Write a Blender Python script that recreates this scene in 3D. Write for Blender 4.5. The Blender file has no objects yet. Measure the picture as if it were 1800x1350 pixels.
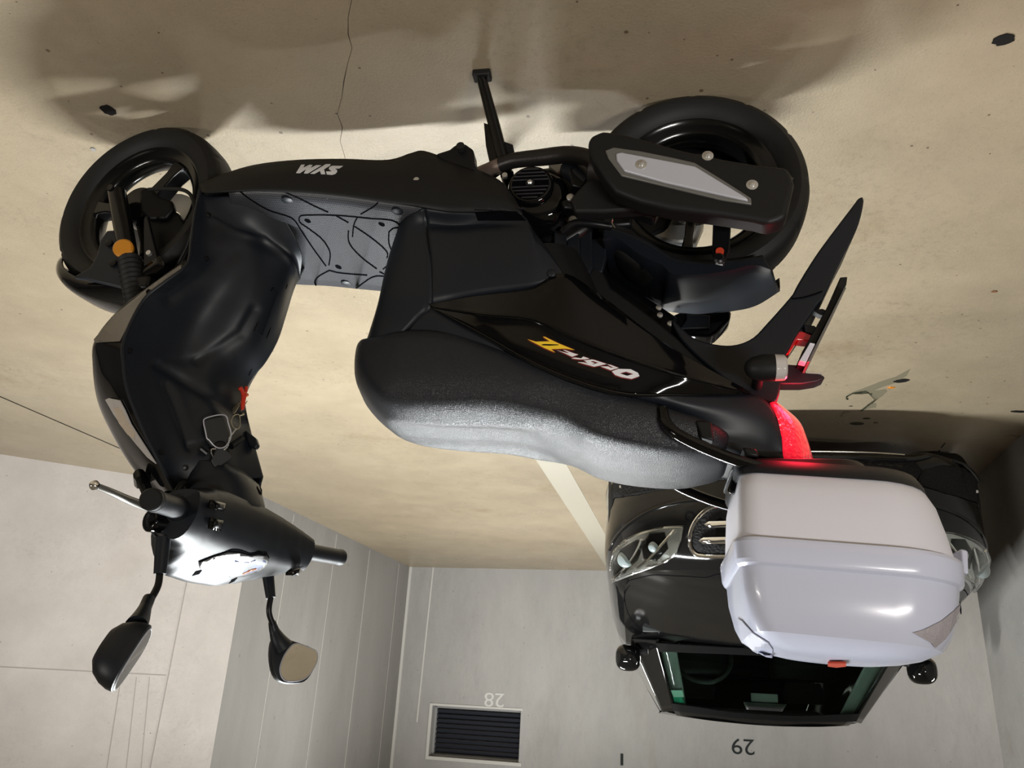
import bpy, bmesh, math, random
from math import pi, sin, cos, radians as RD
from mathutils import Vector as V, Matrix
from mathutils.bvhtree import BVHTree
random.seed(7)
S = bpy.context.scene
COL = S.collection

# ------------------------------------------------------------------ camera
# the phone was held upside down: the camera is rolled by about 180 degrees
F_PX, CAM_H = 1420.0, 1.2918
PITCH, ROLL = math.atan2(555, F_PX), math.atan2(210, 3635)
_f = V((0, cos(PITCH), -sin(PITCH)))
_r = V((1, 0, 0)); _d = V((0, -sin(PITCH), -cos(PITCH)))
CU = cos(ROLL) * _r - sin(ROLL) * _d
CV = sin(ROLL) * _r + cos(ROLL) * _d
CAM = V((0, 0, CAM_H))
cd = bpy.data.cameras.new('camera'); cam = bpy.data.objects.new('camera', cd); COL.objects.link(cam)
cd.sensor_width = 36; cd.lens = F_PX / 1800 * 36; cd.clip_start = .02
X, Y, Z = -CU, CV, -_f
cam.matrix_world = Matrix(((X.x, Y.x, Z.x, 0), (X.y, Y.y, Z.y, 0), (X.z, Y.z, Z.z, CAM_H), (0, 0, 0, 1)))
S.camera = cam

# ------------------------------------------------------------------ world, lights, exposure
w = bpy.data.worlds.new('world'); S.world = w; w.use_nodes = True
w.node_tree.nodes['Background'].inputs[0].default_value = (.9, .95, 1, 1)
w.node_tree.nodes['Background'].inputs[1].default_value = .03
S.view_settings.view_transform = 'Standard'; S.view_settings.look = 'None'
S.view_settings.exposure = 0.32; S.view_settings.gamma = 1.0
try: S.view_settings.use_curve_mapping = False
except Exception: pass
def tube_light(loc, rz, length, width, power, col=(1, .985, .95)):
    l = bpy.data.lights.new('ceiling_light', 'AREA'); l.shape = 'RECTANGLE'
    l.size = length; l.size_y = width; l.energy = power; l.color = col
    o = bpy.data.objects.new('ceiling_light', l); COL.objects.link(o)
    o.location = loc; o.rotation_euler = (0, 0, rz); return o
tube_light((.45, 3.2, 2.52), RD(14), 1.5, .12, 150, (.95, .99, 1))
tube_light((-.25, 6.3, 2.52), RD(14), .9, .12, 78, (1, .99, .95))
tube_light((-4.1, 5.1, 2.52), RD(14), 1.2, .12, 80, (1, .97, .93))  # extra tube added out of view to brighten the left of the back wall
tube_light((-1.8, -1.9, 2.52), RD(14), 1.5, .12, 145, (1, .965, .92))
tube_light((3.2, -.8, 2.52), RD(14), 1.5, .12, 68, (1, .95, .88))

# ------------------------------------------------------------------ photo-pixel helpers (a pixel plus a real distance gives a real point)
def ray(x, y):
    return _f + (900 - x) / F_PX * CU + (675 - y) / F_PX * CV
def G(x, y, z=0.0):
    r = ray(x, y); return CAM + r * ((z - CAM_H) / r.z)
SR = V((-.3736, 1.4844, 0)); YAW = .1766
SA = V((cos(YAW), sin(YAW), 0)); SN = V((-sin(YAW), cos(YAW), 0))
def P(x, y, s):
    r = ray(x, y); t = (SR + SN * s - CAM).dot(SN) / r.dot(SN); q = CAM + r * t - SR
    return V((q.dot(SA), s, q.z))
def loc_cam(): q = CAM - SR; return V((q.dot(SA), q.dot(SN), q.z))
def loc_ray(x, y): r = ray(x, y); return V((r.dot(SA), r.dot(SN), r.z)).normalized()

# ------------------------------------------------------------------ materials
def mat(name, col, rough=.5, metal=0, spec=.5, coat=0, bump=None, trans=0, emit=None, alpha=1, ior=1.45):
    m = bpy.data.materials.new(name); m.use_nodes = True; n = m.node_tree; b = n.nodes['Principled BSDF']
    b.inputs['Base Color'].default_value = (*col, 1); b.inputs['Roughness'].default_value = rough
    b.inputs['Metallic'].default_value = metal; b.inputs['Specular IOR Level'].default_value = spec
    b.inputs['Coat Weight'].default_value = coat; b.inputs['Coat Roughness'].default_value = .04
    b.inputs['Transmission Weight'].default_value = trans; b.inputs['IOR'].default_value = ior
    b.inputs['Alpha'].default_value = alpha
    if emit: b.inputs['Emission Color'].default_value = (*emit[0], 1); b.inputs['Emission Strength'].default_value = emit[1]
    if bump:
        kind, scale, dist, st = bump
        tc = n.nodes.new('ShaderNodeTexCoord')
        if kind == 'noise':
            t = n.nodes.new('ShaderNodeTexNoise'); t.inputs['Scale'].default_value = scale; t.inputs['Detail'].default_value = 4
            out = t.outputs['Fac']
        else:
            t = n.nodes.new('ShaderNodeTexVoronoi'); t.inputs['Scale'].default_value = scale; out = t.outputs['Distance']
            if kind == 'cells': t.feature = 'DISTANCE_TO_EDGE'
        n.links.new(tc.outputs['Object'], t.inputs['Vector'])
        bp = n.nodes.new('ShaderNodeBump'); bp.inputs['Strength'].default_value = st; bp.inputs['Distance'].default_value = dist
        n.links.new(out, bp.inputs['Height']); n.links.new(bp.outputs[0], b.inputs['Normal'])
    return m
M = {}
M['matte'] = mat('matte_black_plastic', (.0070, .0092, .0135), .43, spec=.40, bump=('noise', 900, .0004, .25))
M['skirt'] = mat('matte_black_plastic_dark', (.0075, .0078, .0082), .5, spec=.33, bump=('noise', 900, .0004, .25))
M['gloss'] = mat('gloss_black_paint', (.003, .003, .0033), .06, spec=.42)
M['seat'] = mat('black_leatherette', (.0115, .013, .017), .40, spec=.5, bump=('cells', 420, .001, .8))
M['rubber'] = mat('tyre_rubber', (.008, .008, .008), .6, spec=.4, bump=('noise', 300, .0006, .3))
M['rim'] = mat('gloss_black_rim', (.003, .003, .003), .16, spec=.5)
M['dark'] = mat('dark_engine_metal', (.005, .0052, .006), .35, spec=.33)
M['alu'] = mat('cast_aluminium', (.38, .38, .37), .4, metal=.8, bump=('noise', 200, .001, .3))
M['silver'] = mat('silver_paint', (.47, .48, .53), .4, metal=.2, bump=('noise', 1500, .0002, .3))
M['silver_edge'] = mat('olive_silver_edge', (.16, .16, .15), .42, metal=.4)
M['chrome'] = mat('chrome', (.85, .85, .85), .1, metal=1)
M['steel'] = mat('bolt_steel', (.62, .62, .61), .38, metal=.9)
M['pipe'] = mat('heated_pipe', (.028, .025, .024), .38, metal=.6, bump=('noise', 150, .001, .4))
M['rust'] = mat('browned_pipe', (.24, .18, .15), .45, metal=.5, bump=('noise', 150, .001, .4))
M['white'] = mat('white_case_plastic', (.59, .62, .76), .2, coat=.3)
M['white2'] = mat('white_case_plastic_lower', (.72, .72, .80), .38)
M['clearrib'] = mat('ribbed_clear_lens', (.40, .375, .40), .15, coat=.6, bump=('cells', 200, .003, .6))
M['redlens'] = mat('red_tail_lens', (.75, .004, .02), .12, coat=1, emit=((1, .012, .04), .6), bump=('vor', 110, .008, .8))
M['redmark'] = mat('red_reflector', (.5, .05, .02), .3)
M['orange'] = mat('orange_reflector', (.52, .20, .01), .3, coat=.3, bump=('cells', 500, .001, .4))
M['clear'] = mat('clear_lens', (.5, .47, .45), .12, coat=1, bump=('noise', 90, .003, .3))
M['mirror'] = mat('mirror_glass', (.85, .85, .85), .02, metal=1)
M['dash'] = mat('instrument_lens', (.10, .10, .11), .3, spec=1, coat=.5)
M['dashart'] = mat('instrument_face', (.25, .3, .5), .3)
M['dashorange'] = mat('instrument_orange', (.7, .25, .12), .3)
M['paintwhite'] = mat('printed_white', (.72, .72, .74), .4)
M['paintyellow'] = mat('printed_yellow', (.85, .56, .03), .4)
M['paintred'] = mat('printed_dark_red', (.16, .012, .01), .4)
M['groove'] = mat('groove_black', (.002, .002, .003), .9, spec=.03)
M['brass'] = mat('key_brass', (.42, .38, .27), .35, metal=.8)
M['redtag'] = mat('red_cord', (.6, .03, .01), .5, bump=('noise', 500, .002, .6))
M['goldtag'] = mat('gold_bead', (.7, .25, .03), .35, metal=.3)
M['fob'] = mat('fob_plastic', (.02, .021, .023), .5)
M['carpaint'] = mat('car_black_paint', (.005, .005, .005), .08, spec=.45)
M['carmatte'] = mat('car_black_plastic', (.012, .012, .013), .5)
M['carmesh'] = mat('car_grille_mesh', (.008, .008, .008), .75, spec=.2, bump=('cells', 60, .01, .8))
M['bandblack'] = mat('screen_frit_black', (.004, .004, .004), .9, spec=.05)
M['lining'] = mat('dim_roof_lining', (.05, .055, .052), .8)
M['glass'] = mat('windscreen_glass', (.62, .78, .70), .02, trans=1, ior=1.05, spec=.6)
M['tint'] = mat('dark_side_glass', (.01, .014, .012), .04, coat=.5)
M['lamp'] = mat('headlamp_glass', (.9, .92, .9), .03, trans=1, ior=1.2)
M['reflector'] = mat('lamp_reflector', (.55, .56, .55), .22, metal=.9)
M['interior'] = mat('car_interior', (.035, .04, .038), .7)
M['cream'] = mat('cream_trim', (.18, .20, .19), .6)
M['sticker'] = mat('green_sticker', (.03, .35, .22), .5)
M['stickerlight'] = mat('pale_green_sticker', (.35, .6, .5), .5)
M['tar'] = mat('tar_black', (.012, .011, .010), .9, spec=.1, bump=('noise', 120, .003, .6))
M['linepaint'] = mat('worn_line_paint', (.36, .335, .27), .5)
M['numblack'] = mat('stencil_black', (.015, .02, .02), .8)
M['numwhite'] = mat('stencil_faded_white', (.64, .64, .62), .8)
M['vent'] = mat('vent_blue_grey', (.035, .038, .05), .55, metal=.2)
M['ventedge'] = mat('vent_light_edge', (.3, .3, .3), .5)
M['mouldedge'] = mat('pale_mortar_edge', (.60, .59, .56), .8)
M['iron'] = mat('black_iron', (.002, .002, .0022), .45, spec=.2)
M['grillebar'] = mat('fan_grille_plastic', (.02, .02, .022), .4)
M['bulb'] = mat('amber_tan_bulb', (.50, .42, .33), .4)
M['lampball'] = mat('lamp_projector_glass', (.22, .26, .26), .04, coat=1, spec=1)
M['brown'] = mat('dry_leaf_brown', (.16, .07, .03), .7)
M['seam'] = mat('faint_form_seam', (.47, .45, .42), .8)
M['seamdark'] = mat('dark_form_seam', (.36, .33, .30), .8)
M['lever'] = mat('dark_lever_alloy', (.32, .31, .29), .32, metal=.85)

def floor_panel_mat():
    m = mat('ribbed_floor_plastic', (.045, .047, .054), .42); n = m.node_tree; b = n.nodes['Principled BSDF']; L = n.links
    tc = n.nodes.new('ShaderNodeTexCoord'); mp = n.nodes.new('ShaderNodeMapping')
    mp.inputs['Scale'].default_value = (210, 165, 0); L.new(tc.outputs['Object'], mp.inputs[0])
    fr = n.nodes.new('ShaderNodeVectorMath'); fr.operation = 'FRACTION'; L.new(mp.outputs[0], fr.inputs[0])
    sb = n.nodes.new('ShaderNodeVectorMath'); sb.operation = 'SUBTRACT'; sb.inputs[1].default_value = (.5, .5, 0); L.new(fr.outputs[0], sb.inputs[0])
    ln = n.nodes.new('ShaderNodeVectorMath'); ln.operation = 'LENGTH'; L.new(sb.outputs[0], ln.inputs[0])
    mr = n.nodes.new('ShaderNodeMapRange'); mr.inputs[1].default_value = .15; mr.inputs[2].default_value = .26; L.new(ln.outputs['Value'], mr.inputs[0])
    bp = n.nodes.new('ShaderNodeBump'); bp.inputs['Strength'].default_value = 1; bp.inputs['Distance'].default_value = .003
    L.new(mr.outputs[0], bp.inputs['Height']); L.new(bp.outputs[0], b.inputs['Normal'])
    mx = n.nodes.new('ShaderNodeMixRGB'); mx.inputs[1].default_value = (.006, .006, .008, 1); mx.inputs[2].default_value = (.045, .047, .054, 1)
    L.new(mr.outputs[0], mx.inputs[0]); L.new(mx.outputs[0], b.inputs['Base Color'])
    return m
M['floorboard'] = floor_panel_mat()

def concrete(name, c1, c2, c3, rough, big=.9, speck=1., bump=.4, stretch=(1, 1, 1)):
    m = bpy.data.materials.new(name); m.use_nodes = True; n = m.node_tree; b = n.nodes['Principled BSDF']; L = n.links
    tc = n.nodes.new('ShaderNodeTexCoord'); mp = n.nodes.new('ShaderNodeMapping'); mp.inputs['Scale'].default_value = stretch
    L.new(tc.outputs['Object'], mp.inputs[0])
    def noise(sc, det, ro=.6):
        t = n.nodes.new('ShaderNodeTexNoise'); t.inputs['Scale'].default_value = sc; t.inputs['Detail'].default_value = det
        t.inputs['Roughness'].default_value = ro; L.new(mp.outputs[0], t.inputs['Vector']); return t
    def ramp(src, a, bb, ca, cb):
        r = n.nodes.new('ShaderNodeValToRGB'); r.color_ramp.elements[0].position = a; r.color_ramp.elements[1].position = bb
        r.color_ramp.elements[0].color = (*ca, 1); r.color_ramp.elements[1].color = (*cb, 1); L.new(src, r.inputs[0]); return r
    def mix(a, bb, f=.5, kind='MIX'):
        x = n.nodes.new('ShaderNodeMixRGB'); x.blend_type = kind; x.inputs[0].default_value = f
        L.new(a, x.inputs[1]); L.new(bb, x.inputs[2]); return x
    r1 = ramp(noise(big, 6).outputs[0], .35, .68, c1, c2)
    r2 = ramp(noise(big * 6, 9, .72).outputs[0], .3, .7, (.86,) * 3, (1.05,) * 3)
    x = mix(r1.outputs[0], r2.outputs[0], 1, 'MULTIPLY')
    r3 = ramp(noise(130, 3, .8).outputs[0], .32, .42, (.62,) * 3, (1,) * 3)
    x = mix(x.outputs[0], r3.outputs[0], .5 * speck, 'MULTIPLY')
    v = n.nodes.new('ShaderNodeTexVoronoi'); v.inputs['Scale'].default_value = 26; L.new(mp.outputs[0], v.inputs['Vector'])
    # pits and specks: only some voronoi cells carry one
    sx = n.nodes.new('ShaderNodeSeparateColor'); L.new(v.outputs['Color'], sx.inputs[0])
    szr = n.nodes.new('ShaderNodeMapRange'); szr.inputs[1].default_value = .55; szr.inputs[2].default_value = 1; szr.inputs[3].default_value = 0; szr.inputs[4].default_value = .13 * (speck ** .5)
    L.new(sx.outputs[0], szr.inputs[0])
    ls = n.nodes.new('ShaderNodeMath'); ls.operation = 'LESS_THAN'; L.new(v.outputs['Distance'], ls.inputs[0]); L.new(szr.outputs[0], ls.inputs[1])
    x4 = n.nodes.new('ShaderNodeMixRGB'); x4.blend_type = 'MULTIPLY'; L.new(ls.outputs[0], x4.inputs[0]); L.new(x.outputs[0], x4.inputs[1]); x4.inputs[2].default_value = (.42, .38, .34, 1)
    gr = ramp(noise(34, 9, .85).outputs[0], .36, .5, (.72,) * 3, (1,) * 3)
    gm = ramp(noise(1.3, 3).outputs[0], .45, .62, (0,) * 3, (speck,) * 3)
    x6 = n.nodes.new('ShaderNodeMixRGB'); x6.blend_type = 'MULTIPLY'; L.new(gm.outputs[0], x6.inputs[0]); L.new(x4.outputs[0], x6.inputs[1]); L.new(gr.outputs[0], x6.inputs[2])
    x4 = x6
    r5 = ramp(noise(big * 2.2, 5, .65).outputs[0], .60, .74, (1,) * 3, c3)
    x = mix(x4.outputs[0], r5.outputs[0], .9, 'MULTIPLY')
    L.new(x.outputs[0], b.inputs['Base Color'])
    rr = ramp(noise(3, 5).outputs[0], .3, .7, (rough - .08,) * 3, (rough + .1,) * 3); L.new(rr.outputs[0], b.inputs['Roughness'])
    bp = n.nodes.new('ShaderNodeBump'); bp.inputs['Strength'].default_value = bump; bp.inputs['Distance'].default_value = .003
    L.new(noise(160, 5, .7).outputs[0], bp.inputs['Height']); L.new(bp.outputs[0], b.inputs['Normal'])
    return m
M['floor'] = concrete('concrete_floor', (.285, .230, .155), (.345, .285, .196), (.80, .73, .64), .33, big=.6, bump=.45)
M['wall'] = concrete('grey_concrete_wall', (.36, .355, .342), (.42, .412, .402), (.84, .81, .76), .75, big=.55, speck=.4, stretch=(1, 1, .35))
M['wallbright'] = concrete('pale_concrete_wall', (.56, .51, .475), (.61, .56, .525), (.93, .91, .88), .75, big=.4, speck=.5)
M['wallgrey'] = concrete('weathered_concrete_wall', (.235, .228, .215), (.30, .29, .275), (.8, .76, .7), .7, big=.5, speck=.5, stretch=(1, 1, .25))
M['pillar'] = concrete('shade_tinted_pillar_concrete', (.27, .26, .24), (.34, .325, .30), (.85, .8, .75), .75, big=.6, speck=.5)  # concrete darkened: the dim light on this column is in its colour
M['ceil'] = concrete('concrete_ceiling', (.4, .39, .37), (.46, .45, .43), (.9, .9, .9), .8)

# ------------------------------------------------------------------ mesh helpers
def obj(name, verts, faces, m, parent=None, smooth=True, angle=35, solid=0, bevel=0, seg=2, sub=0, offset=-1, mats=None, fm=None):
    me = bpy.data.meshes.new(name)
    me.from_pydata([tuple(v) for v in verts], [], faces)
    bm = bmesh.new(); bm.from_mesh(me); bmesh.ops.remove_doubles(bm, verts=bm.verts, dist=1e-5)
    bmesh.ops.recalc_face_normals(bm, faces=bm.faces); bm.to_mesh(me); bm.free()
    return fin(name, me, m, parent, smooth, angle, solid, bevel, seg, sub, offset)
def fin(name, me, m, parent=None, smooth=True, angle=35, solid=0, bevel=0, seg=2, sub=0, offset=-1):
    me.materials.append(m)
    o = bpy.data.objects.new(name, me); COL.objects.link(o)
    if parent: o.parent = parent
    if solid:
        k = o.modifiers.new('s', 'SOLIDIFY'); k.thickness = solid; k.offset = offset
    if bevel:
        k = o.modifiers.new('b', 'BEVEL'); k.width = bevel; k.segments = seg; k.limit_method = 'ANGLE'; k.angle_limit = RD(30)
    if sub:
        k = o.modifiers.new('u', 'SUBSURF'); k.levels = k.render_levels = sub
    if smooth:
        for p in me.polygons: p.use_smooth = True
        bm = bmesh.new(); bm.from_mesh(me)
        for e in bm.edges:
            if len(e.link_faces) == 2 and e.calc_face_angle(0) > RD(angle): e.smooth = False
        bm.to_mesh(me); bm.free()
    return o
def cr(pts, n, closed=False, by=None):
    """Catmull-Rom through pts, resampled to n points by arc length."""
    pts = [V(p) for p in pts]; K = len(pts); out = []
    segs = K if closed else K - 1
    for i in range(segs):
        p1, p2 = pts[i], pts[(i + 1) % K]
        p0 = pts[(i - 1) % K] if closed or i > 0 else p1 * 2 - p2
        p3 = pts[(i + 2) % K] if closed or i < K - 2 else p2 * 2 - p1
        for j in range(12):
            t = j / 12
            out.append(.5 * ((2 * p1) + (p2 - p0) * t + (2 * p0 - 5 * p1 + 4 * p2 - p3) * t * t + (3 * p1 - p0 - 3 * p2 + p3) * t ** 3))
    if not closed: out.append(pts[-1])
    else: out.append(out[0])
    d = [0.0]
    for a, b in zip(out, out[1:]):
        d.append(d[-1] + ((b - a).length if by is None else max(1e-6, abs(b[by] - a[by]))))
    res = []; k = 0; N = n if closed else n - 1
    for i in range(n):
        T = d[-1] * i / N
        while k < len(d) - 2 and d[k + 1] < T: k += 1
        u = (T - d[k]) / max(1e-9, d[k + 1] - d[k]); res.append(out[k].lerp(out[k + 1], min(1, max(0, u))))
    return res
def rails(R, n=24, m=4, lin=False, by=None, keep=False):
    """surface through rails; keep=True: rails share control indices."""
    if keep:
        RR = []
        for r in R:
            pts = [V(p) for p in r]; K = len(pts); o = []
            for i in range(n):
                T = (K - 1) * i / (n - 1); a = min(K - 2, int(T)); t = T - a
                p1, p2 = pts[a], pts[a + 1]; p0 = pts[a - 1] if a > 0 else p1 * 2 - p2; p3 = pts[a + 2] if a < K - 2 else p2 * 2 - p1
                o.append(.5 * ((2 * p1) + (p2 - p0) * t + (2 * p0 - 5 * p1 + 4 * p2 - p3) * t * t + (3 * p1 - p0 - 3 * p2 + p3) * t ** 3))
            RR.append(o)
    else: RR = [cr(r, n, by=by) for r in R]
    cols = []
    for i in range(n):
        c = [r[i] for r in RR]
        if lin or len(c) == 2:
            o = []
            for a, b in zip(c, c[1:]):
                for j in range(m): o.append(a.lerp(b, j / m))
            o.append(c[-1])
        else:
            o = []; K = len(c)
            for a in range(K - 1):
                p1, p2 = c[a], c[a + 1]; p0 = c[a - 1] if a > 0 else p1 * 2 - p2; p3 = c[a + 2] if a < K - 2 else p2 * 2 - p1
                for j in range(m):
                    t = j / m
                    o.append(.5 * ((2 * p1) + (p2 - p0) * t + (2 * p0 - 5 * p1 + 4 * p2 - p3) * t * t + (3 * p1 - p0 - 3 * p2 + p3) * t ** 3))
            o.append(c[-1])
        cols.append(o)
    return grid(cols)
def grid(cols, close=False):
    vs = [p for c in cols for p in c]; m = len(cols[0]); n = len(cols); fs = []
    for i in range(n - 1):
        for j in range(m - 1): fs.append((i * m + j, i * m + j + 1, (i + 1) * m + j + 1, (i + 1) * m + j))
        if close: fs.append((i * m + m - 1, i * m, (i + 1) * m, (i + 1) * m + m - 1))
    return vs, fs
def mir(vf):
    vs, fs = vf; k = len(vs)
    return list(vs) + [V((v[0], -v[1], v[2])) for v in vs], list(fs) + [tuple(i + k for i in f)[::-1] for f in fs]
def mirx(vf):
    vs, fs = vf; k = len(vs)
    return list(vs) + [V((-v[0], v[1], v[2])) for v in vs], list(fs) + [tuple(i + k for i in f)[::-1] for f in fs]
def join(*L):
    vs, fs = [], []
    for v, f in L:
        k = len(vs); vs += list(v); fs += [tuple(i + k for i in q) for q in f]
    return vs, fs
def frame_of(d):
    d = V(d).normalized(); u = d.cross(V((0, 0, 1)))
    if u.length < 1e-3: u = V((1, 0, 0))
    u.normalize(); return u, d.cross(u).normalized()
def tube(pts, r, seg=12, n=None, caps=True):
    P_ = cr(pts, n or (len(pts) * 5)) if n != 0 and len(pts) > 2 else [V(p) for p in pts]
    N = len(P_); cols = []; u = None
    for i, p in enumerate(P_):
        d = (P_[min(N - 1, i + 1)] - P_[max(0, i - 1)]).normalized()
        if u is None: u, v = frame_of(d)
        u = (u - d * u.dot(d)).normalized(); v = d.cross(u)
        if callable(r): rr = r(i / (N - 1))
        elif isinstance(r, (list, tuple)):
            T = (len(r) - 1) * i / (N - 1); a = min(len(r) - 2, int(T)); rr = r[a] + (r[a + 1] - r[a]) * (T - a)
        else: rr = r
        cols.append([p + (u * cos(2 * pi * k / seg) + v * sin(2 * pi * k / seg)) * rr for k in range(seg)])
    vs, fs = grid(cols, True)
    if caps: fs += [tuple(range(seg))[::-1], tuple(range((N - 1) * seg, N * seg))]
    return vs, fs
def lathe(prof, c, axis, seg=32, close_ends=True):
    """prof: (along axis, radius)"""
    a = V(axis).normalized(); u, v = frame_of(a); c = V(c)
    cols = [[c + a * t + (u * cos(2 * pi * k / seg) + v * sin(2 * pi * k / seg)) * r for k in range(seg)] for t, r in prof]
    vs, fs = grid(cols, True)
    if close_ends:
        fs += [tuple(range(seg))[::-1], tuple(range((len(prof) - 1) * seg, len(prof) * seg))]
    return vs, fs
def prism(pts, d):
    pts = [V(p) for p in pts]; d = V(d); n = len(pts)
    return pts + [p + d for p in pts], [tuple(range(n)), tuple(range(n, 2 * n))[::-1]] + [(i, i + n, (i + 1) % n + n, (i + 1) % n) for i in range(n)]
def box(a, b):
    (x0, y0, z0), (x1, y1, z1) = a, b
    vs = [V((x, y, z)) for x in (x0, x1) for y in (y0, y1) for z in (z0, z1)]
    return vs, [(0, 1, 3, 2), (4, 6, 7, 5), (0, 4, 5, 1), (2, 3, 7, 6), (0, 2, 6, 4), (1, 5, 7, 3)]
def px_prism(pts, s, depth, smooth=0):
    p = [P(x, y, s) for x, y in pts]
    if smooth: p = cr(p, smooth, closed=True)
    return prism(p, (0, depth, 0))
def loft(loops, caps=True):
    vs, fs = grid(loops, True); m = len(loops[0])
    if caps: fs += [tuple(range(m))[::-1], tuple(range((len(loops) - 1) * m, len(loops) * m))]
    return vs, fs
def rrect(cx, cy, hx, hy, r, z, n=6, tilt=0):
    o = []
    for q, (sx, sy) in enumerate(((1, 1), (-1, 1), (-1, -1), (1, -1))):
        for k in range(n + 1):
            a = q * pi / 2 + k / n * pi / 2
            o.append(V((cx + sx * (hx - r) + r * cos(a), cy + sy * (hy - r) + r * sin(a), z)))
    return o
def bvh(o):
    me = o.data; return BVHTree.FromPolygons([v.co.copy() for v in me.vertices], [tuple(p.vertices) for p in me.polygons])
def decal(name, polys, target, m, parent, off=.0005, step=6, thick=.0004, caster=None, fallback_s=-.18, avg=False):
    """thin film lying on the target's surface; polys in photo pixels"""
    trees = [bvh(t) for t in (target if isinstance(target, (list, tuple)) else [target])]
    bm = bmesh.new()
    for poly in polys:
        bm.faces.new([bm.verts.new((x, y, 0)) for x, y in poly])
    bm.normal_update(); bmesh.ops.triangulate(bm, faces=bm.faces, ngon_method='EAR_CLIP')
    xs = [v.co.x for v in bm.verts]; ys = [v.co.y for v in bm.verts]
    for ax, lo, hi in ((0, min(xs), max(xs)), (1, min(ys), max(ys))):
        t = lo + step
        while t < hi:
            co = V((t, 0, 0)) if ax == 0 else V((0, t, 0)); no = V((1, 0, 0)) if ax == 0 else V((0, 1, 0))
            bmesh.ops.bisect_plane(bm, geom=bm.verts[:] + bm.edges[:] + bm.faces[:], plane_co=co, plane_no=no); t += step
    O = loc_cam(); acc, vv = [], []
    for v in bm.verts:
        d = loc_ray(v.co.x, v.co.y); best = None
        for tr in trees:
            h = tr.ray_cast(O, d)
            if h[0] is not None and (best is None or h[3] < best[3]): best = h
        if best is None: v.co = P(v.co.x, v.co.y, fallback_s)
        else:
            nn = best[1]; nn = nn if nn.dot(d) < 0 else -nn
            if avg: v.co = best[0]; acc.append(nn); vv.append(v)
            else: v.co = best[0] + nn * (off + thick)
    if avg and acc:
        na = sum(acc, V((0, 0, 0))).normalized()
        for v in vv: v.co += na * (off + thick)
    me = bpy.data.meshes.new(name); bm.to_mesh(me); bm.free()
    o = fin(name, me, m, parent, smooth=avg)
    k = o.modifiers.new('s', 'SOLIDIFY'); k.thickness = thick; k.offset = 0
    return o
def stroke(pts, wd):
    out = []
    for (x0, y0), (x1, y1) in zip(pts, pts[1:]):
        dx, dy = x1 - x0, y1 - y0; L = math.hypot(dx, dy) or 1; nx, ny = -dy / L * wd / 2, dx / L * wd / 2
        out.append([(x0 + nx, y0 + ny), (x1 + nx, y1 + ny), (x1 - nx, y1 - ny), (x0 - nx, y0 - ny)])
    return out
def empty(name, loc, rz, label, cat, group=None):
    o = bpy.data.objects.new(name, None); COL.objects.link(o); o.location = loc; o.rotation_euler = (0, 0, rz)
    o['label'] = label; o['category'] = cat
    if group: o['group'] = group
    return o
def tag(o, label, cat, group=None, kind=None):
    o['label'] = label; o['category'] = cat
    if group: o['group'] = group
    if kind: o['kind'] = kind
    return o
def struct(o, label=None):
    o['kind'] = 'structure'
    if label: o['label'] = label
    return o

# ================================================================== setting
def wall_slab(name, a, b, m, thick=.25, z1=2.6, side=1):
    a, b = V((a[0], a[1], 0)), V((b[0], b[1], 0)); d = (b - a).normalized(); n = V((-d.y, d.x, 0)) * side * thick
    c = [a, b, b + n, a + n]
    return struct(obj(name, *prism(c, (0, 0, z1)), m, smooth=False))
BL, BR = G(720.5, 996.8), G(1063.6, 1003.2)
WD = (BR - BL).normalized()                      # along the back wall, towards world left
WN = V((-WD.y, WD.x, 0)); WN = WN if WN.y < 0 else -WN   # facing the room
DC = G(452, 868); B0 = G(0, 798.3); BD = (B0 - DC).normalized()
struct(obj('floor', *box((-8, -6, -.2), (8, 11, 0)), M['floor'], smooth=False))
struct(obj('ceiling', *box((-8, -6, 2.6), (8, 11, 2.8)), M['ceil'], smooth=False))
flr = bpy.data.objects['floor']
cp = [G(x, y, 0) for x, y in ((622, -30), (618, 0), (612, 30), (612, 60), (619, 84), (611, 112), (605, 140), (601, 170), (593, 200), (602, 224), (598, 248), (606, 275), (612, 330))]
hw_c = [.0004 if i % 3 else .0008 for i in range(len(cp))]
vs_ = [p + V((-h_, 0, .0004)) for p, h_ in zip(cp, hw_c)] + [p + V((h_, 0, .0004)) for p, h_ in zip(cp, hw_c)]
nn_ = len(cp)
obj('crack', vs_, [(i, i + 1, i + 1 + nn_, i + nn_) for i in range(nn_ - 1)], M['tar'], flr, smooth=False)
# back wall with the recessed ventilation opening cut as real geometry
def onback(x, y, off=0.0):
    r = ray(x, y); t = (BL + WN * off - CAM).dot(WN) / r.dot(WN); return CAM + r * t
bw0 = BL - WD * .0; bw1 = BL + WD * 9
def wp(u, z, off=0.0): return BL + WD * u + WN * off + V((0, 0, z))
q = [onback(757, 1240), onback(917, 1249), onback(910, 1342), onback(757, 1330)]
us = [(p - BL).dot(WD) for p in q]; U0, U1 = (us[0] + us[3]) / 2, (us[1] + us[2]) / 2
Z0, Z1 = (q[0].z + q[1].z) / 2, (q[2].z + q[3].z) / 2
cols = [-.3, U0, U1, 9]; rows = [0, Z0, Z1, 2.6]
vs, fs = [], []
for i in range(3):
    for j in range(3):
        if i == 1 and j == 1: continue
        a, b, c, d_ = wp(cols[i], rows[j]), wp(cols[i + 1], rows[j]), wp(cols[i + 1], rows[j + 1]), wp(cols[i], rows[j + 1])
        v, f = prism([a, b, c, d_], -WN * .3); k = len(vs); vs += v; fs += [tuple(x + k for x in t) for t in f]
v, f = prism([wp(U0, Z0, -.18), wp(U1, Z0, -.18), wp(U1, Z1, -.18), wp(U0, Z1, -.18)], -WN * .1); k = len(vs); vs += v; fs += [tuple(x + k for x in t) for t in f]
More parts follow.
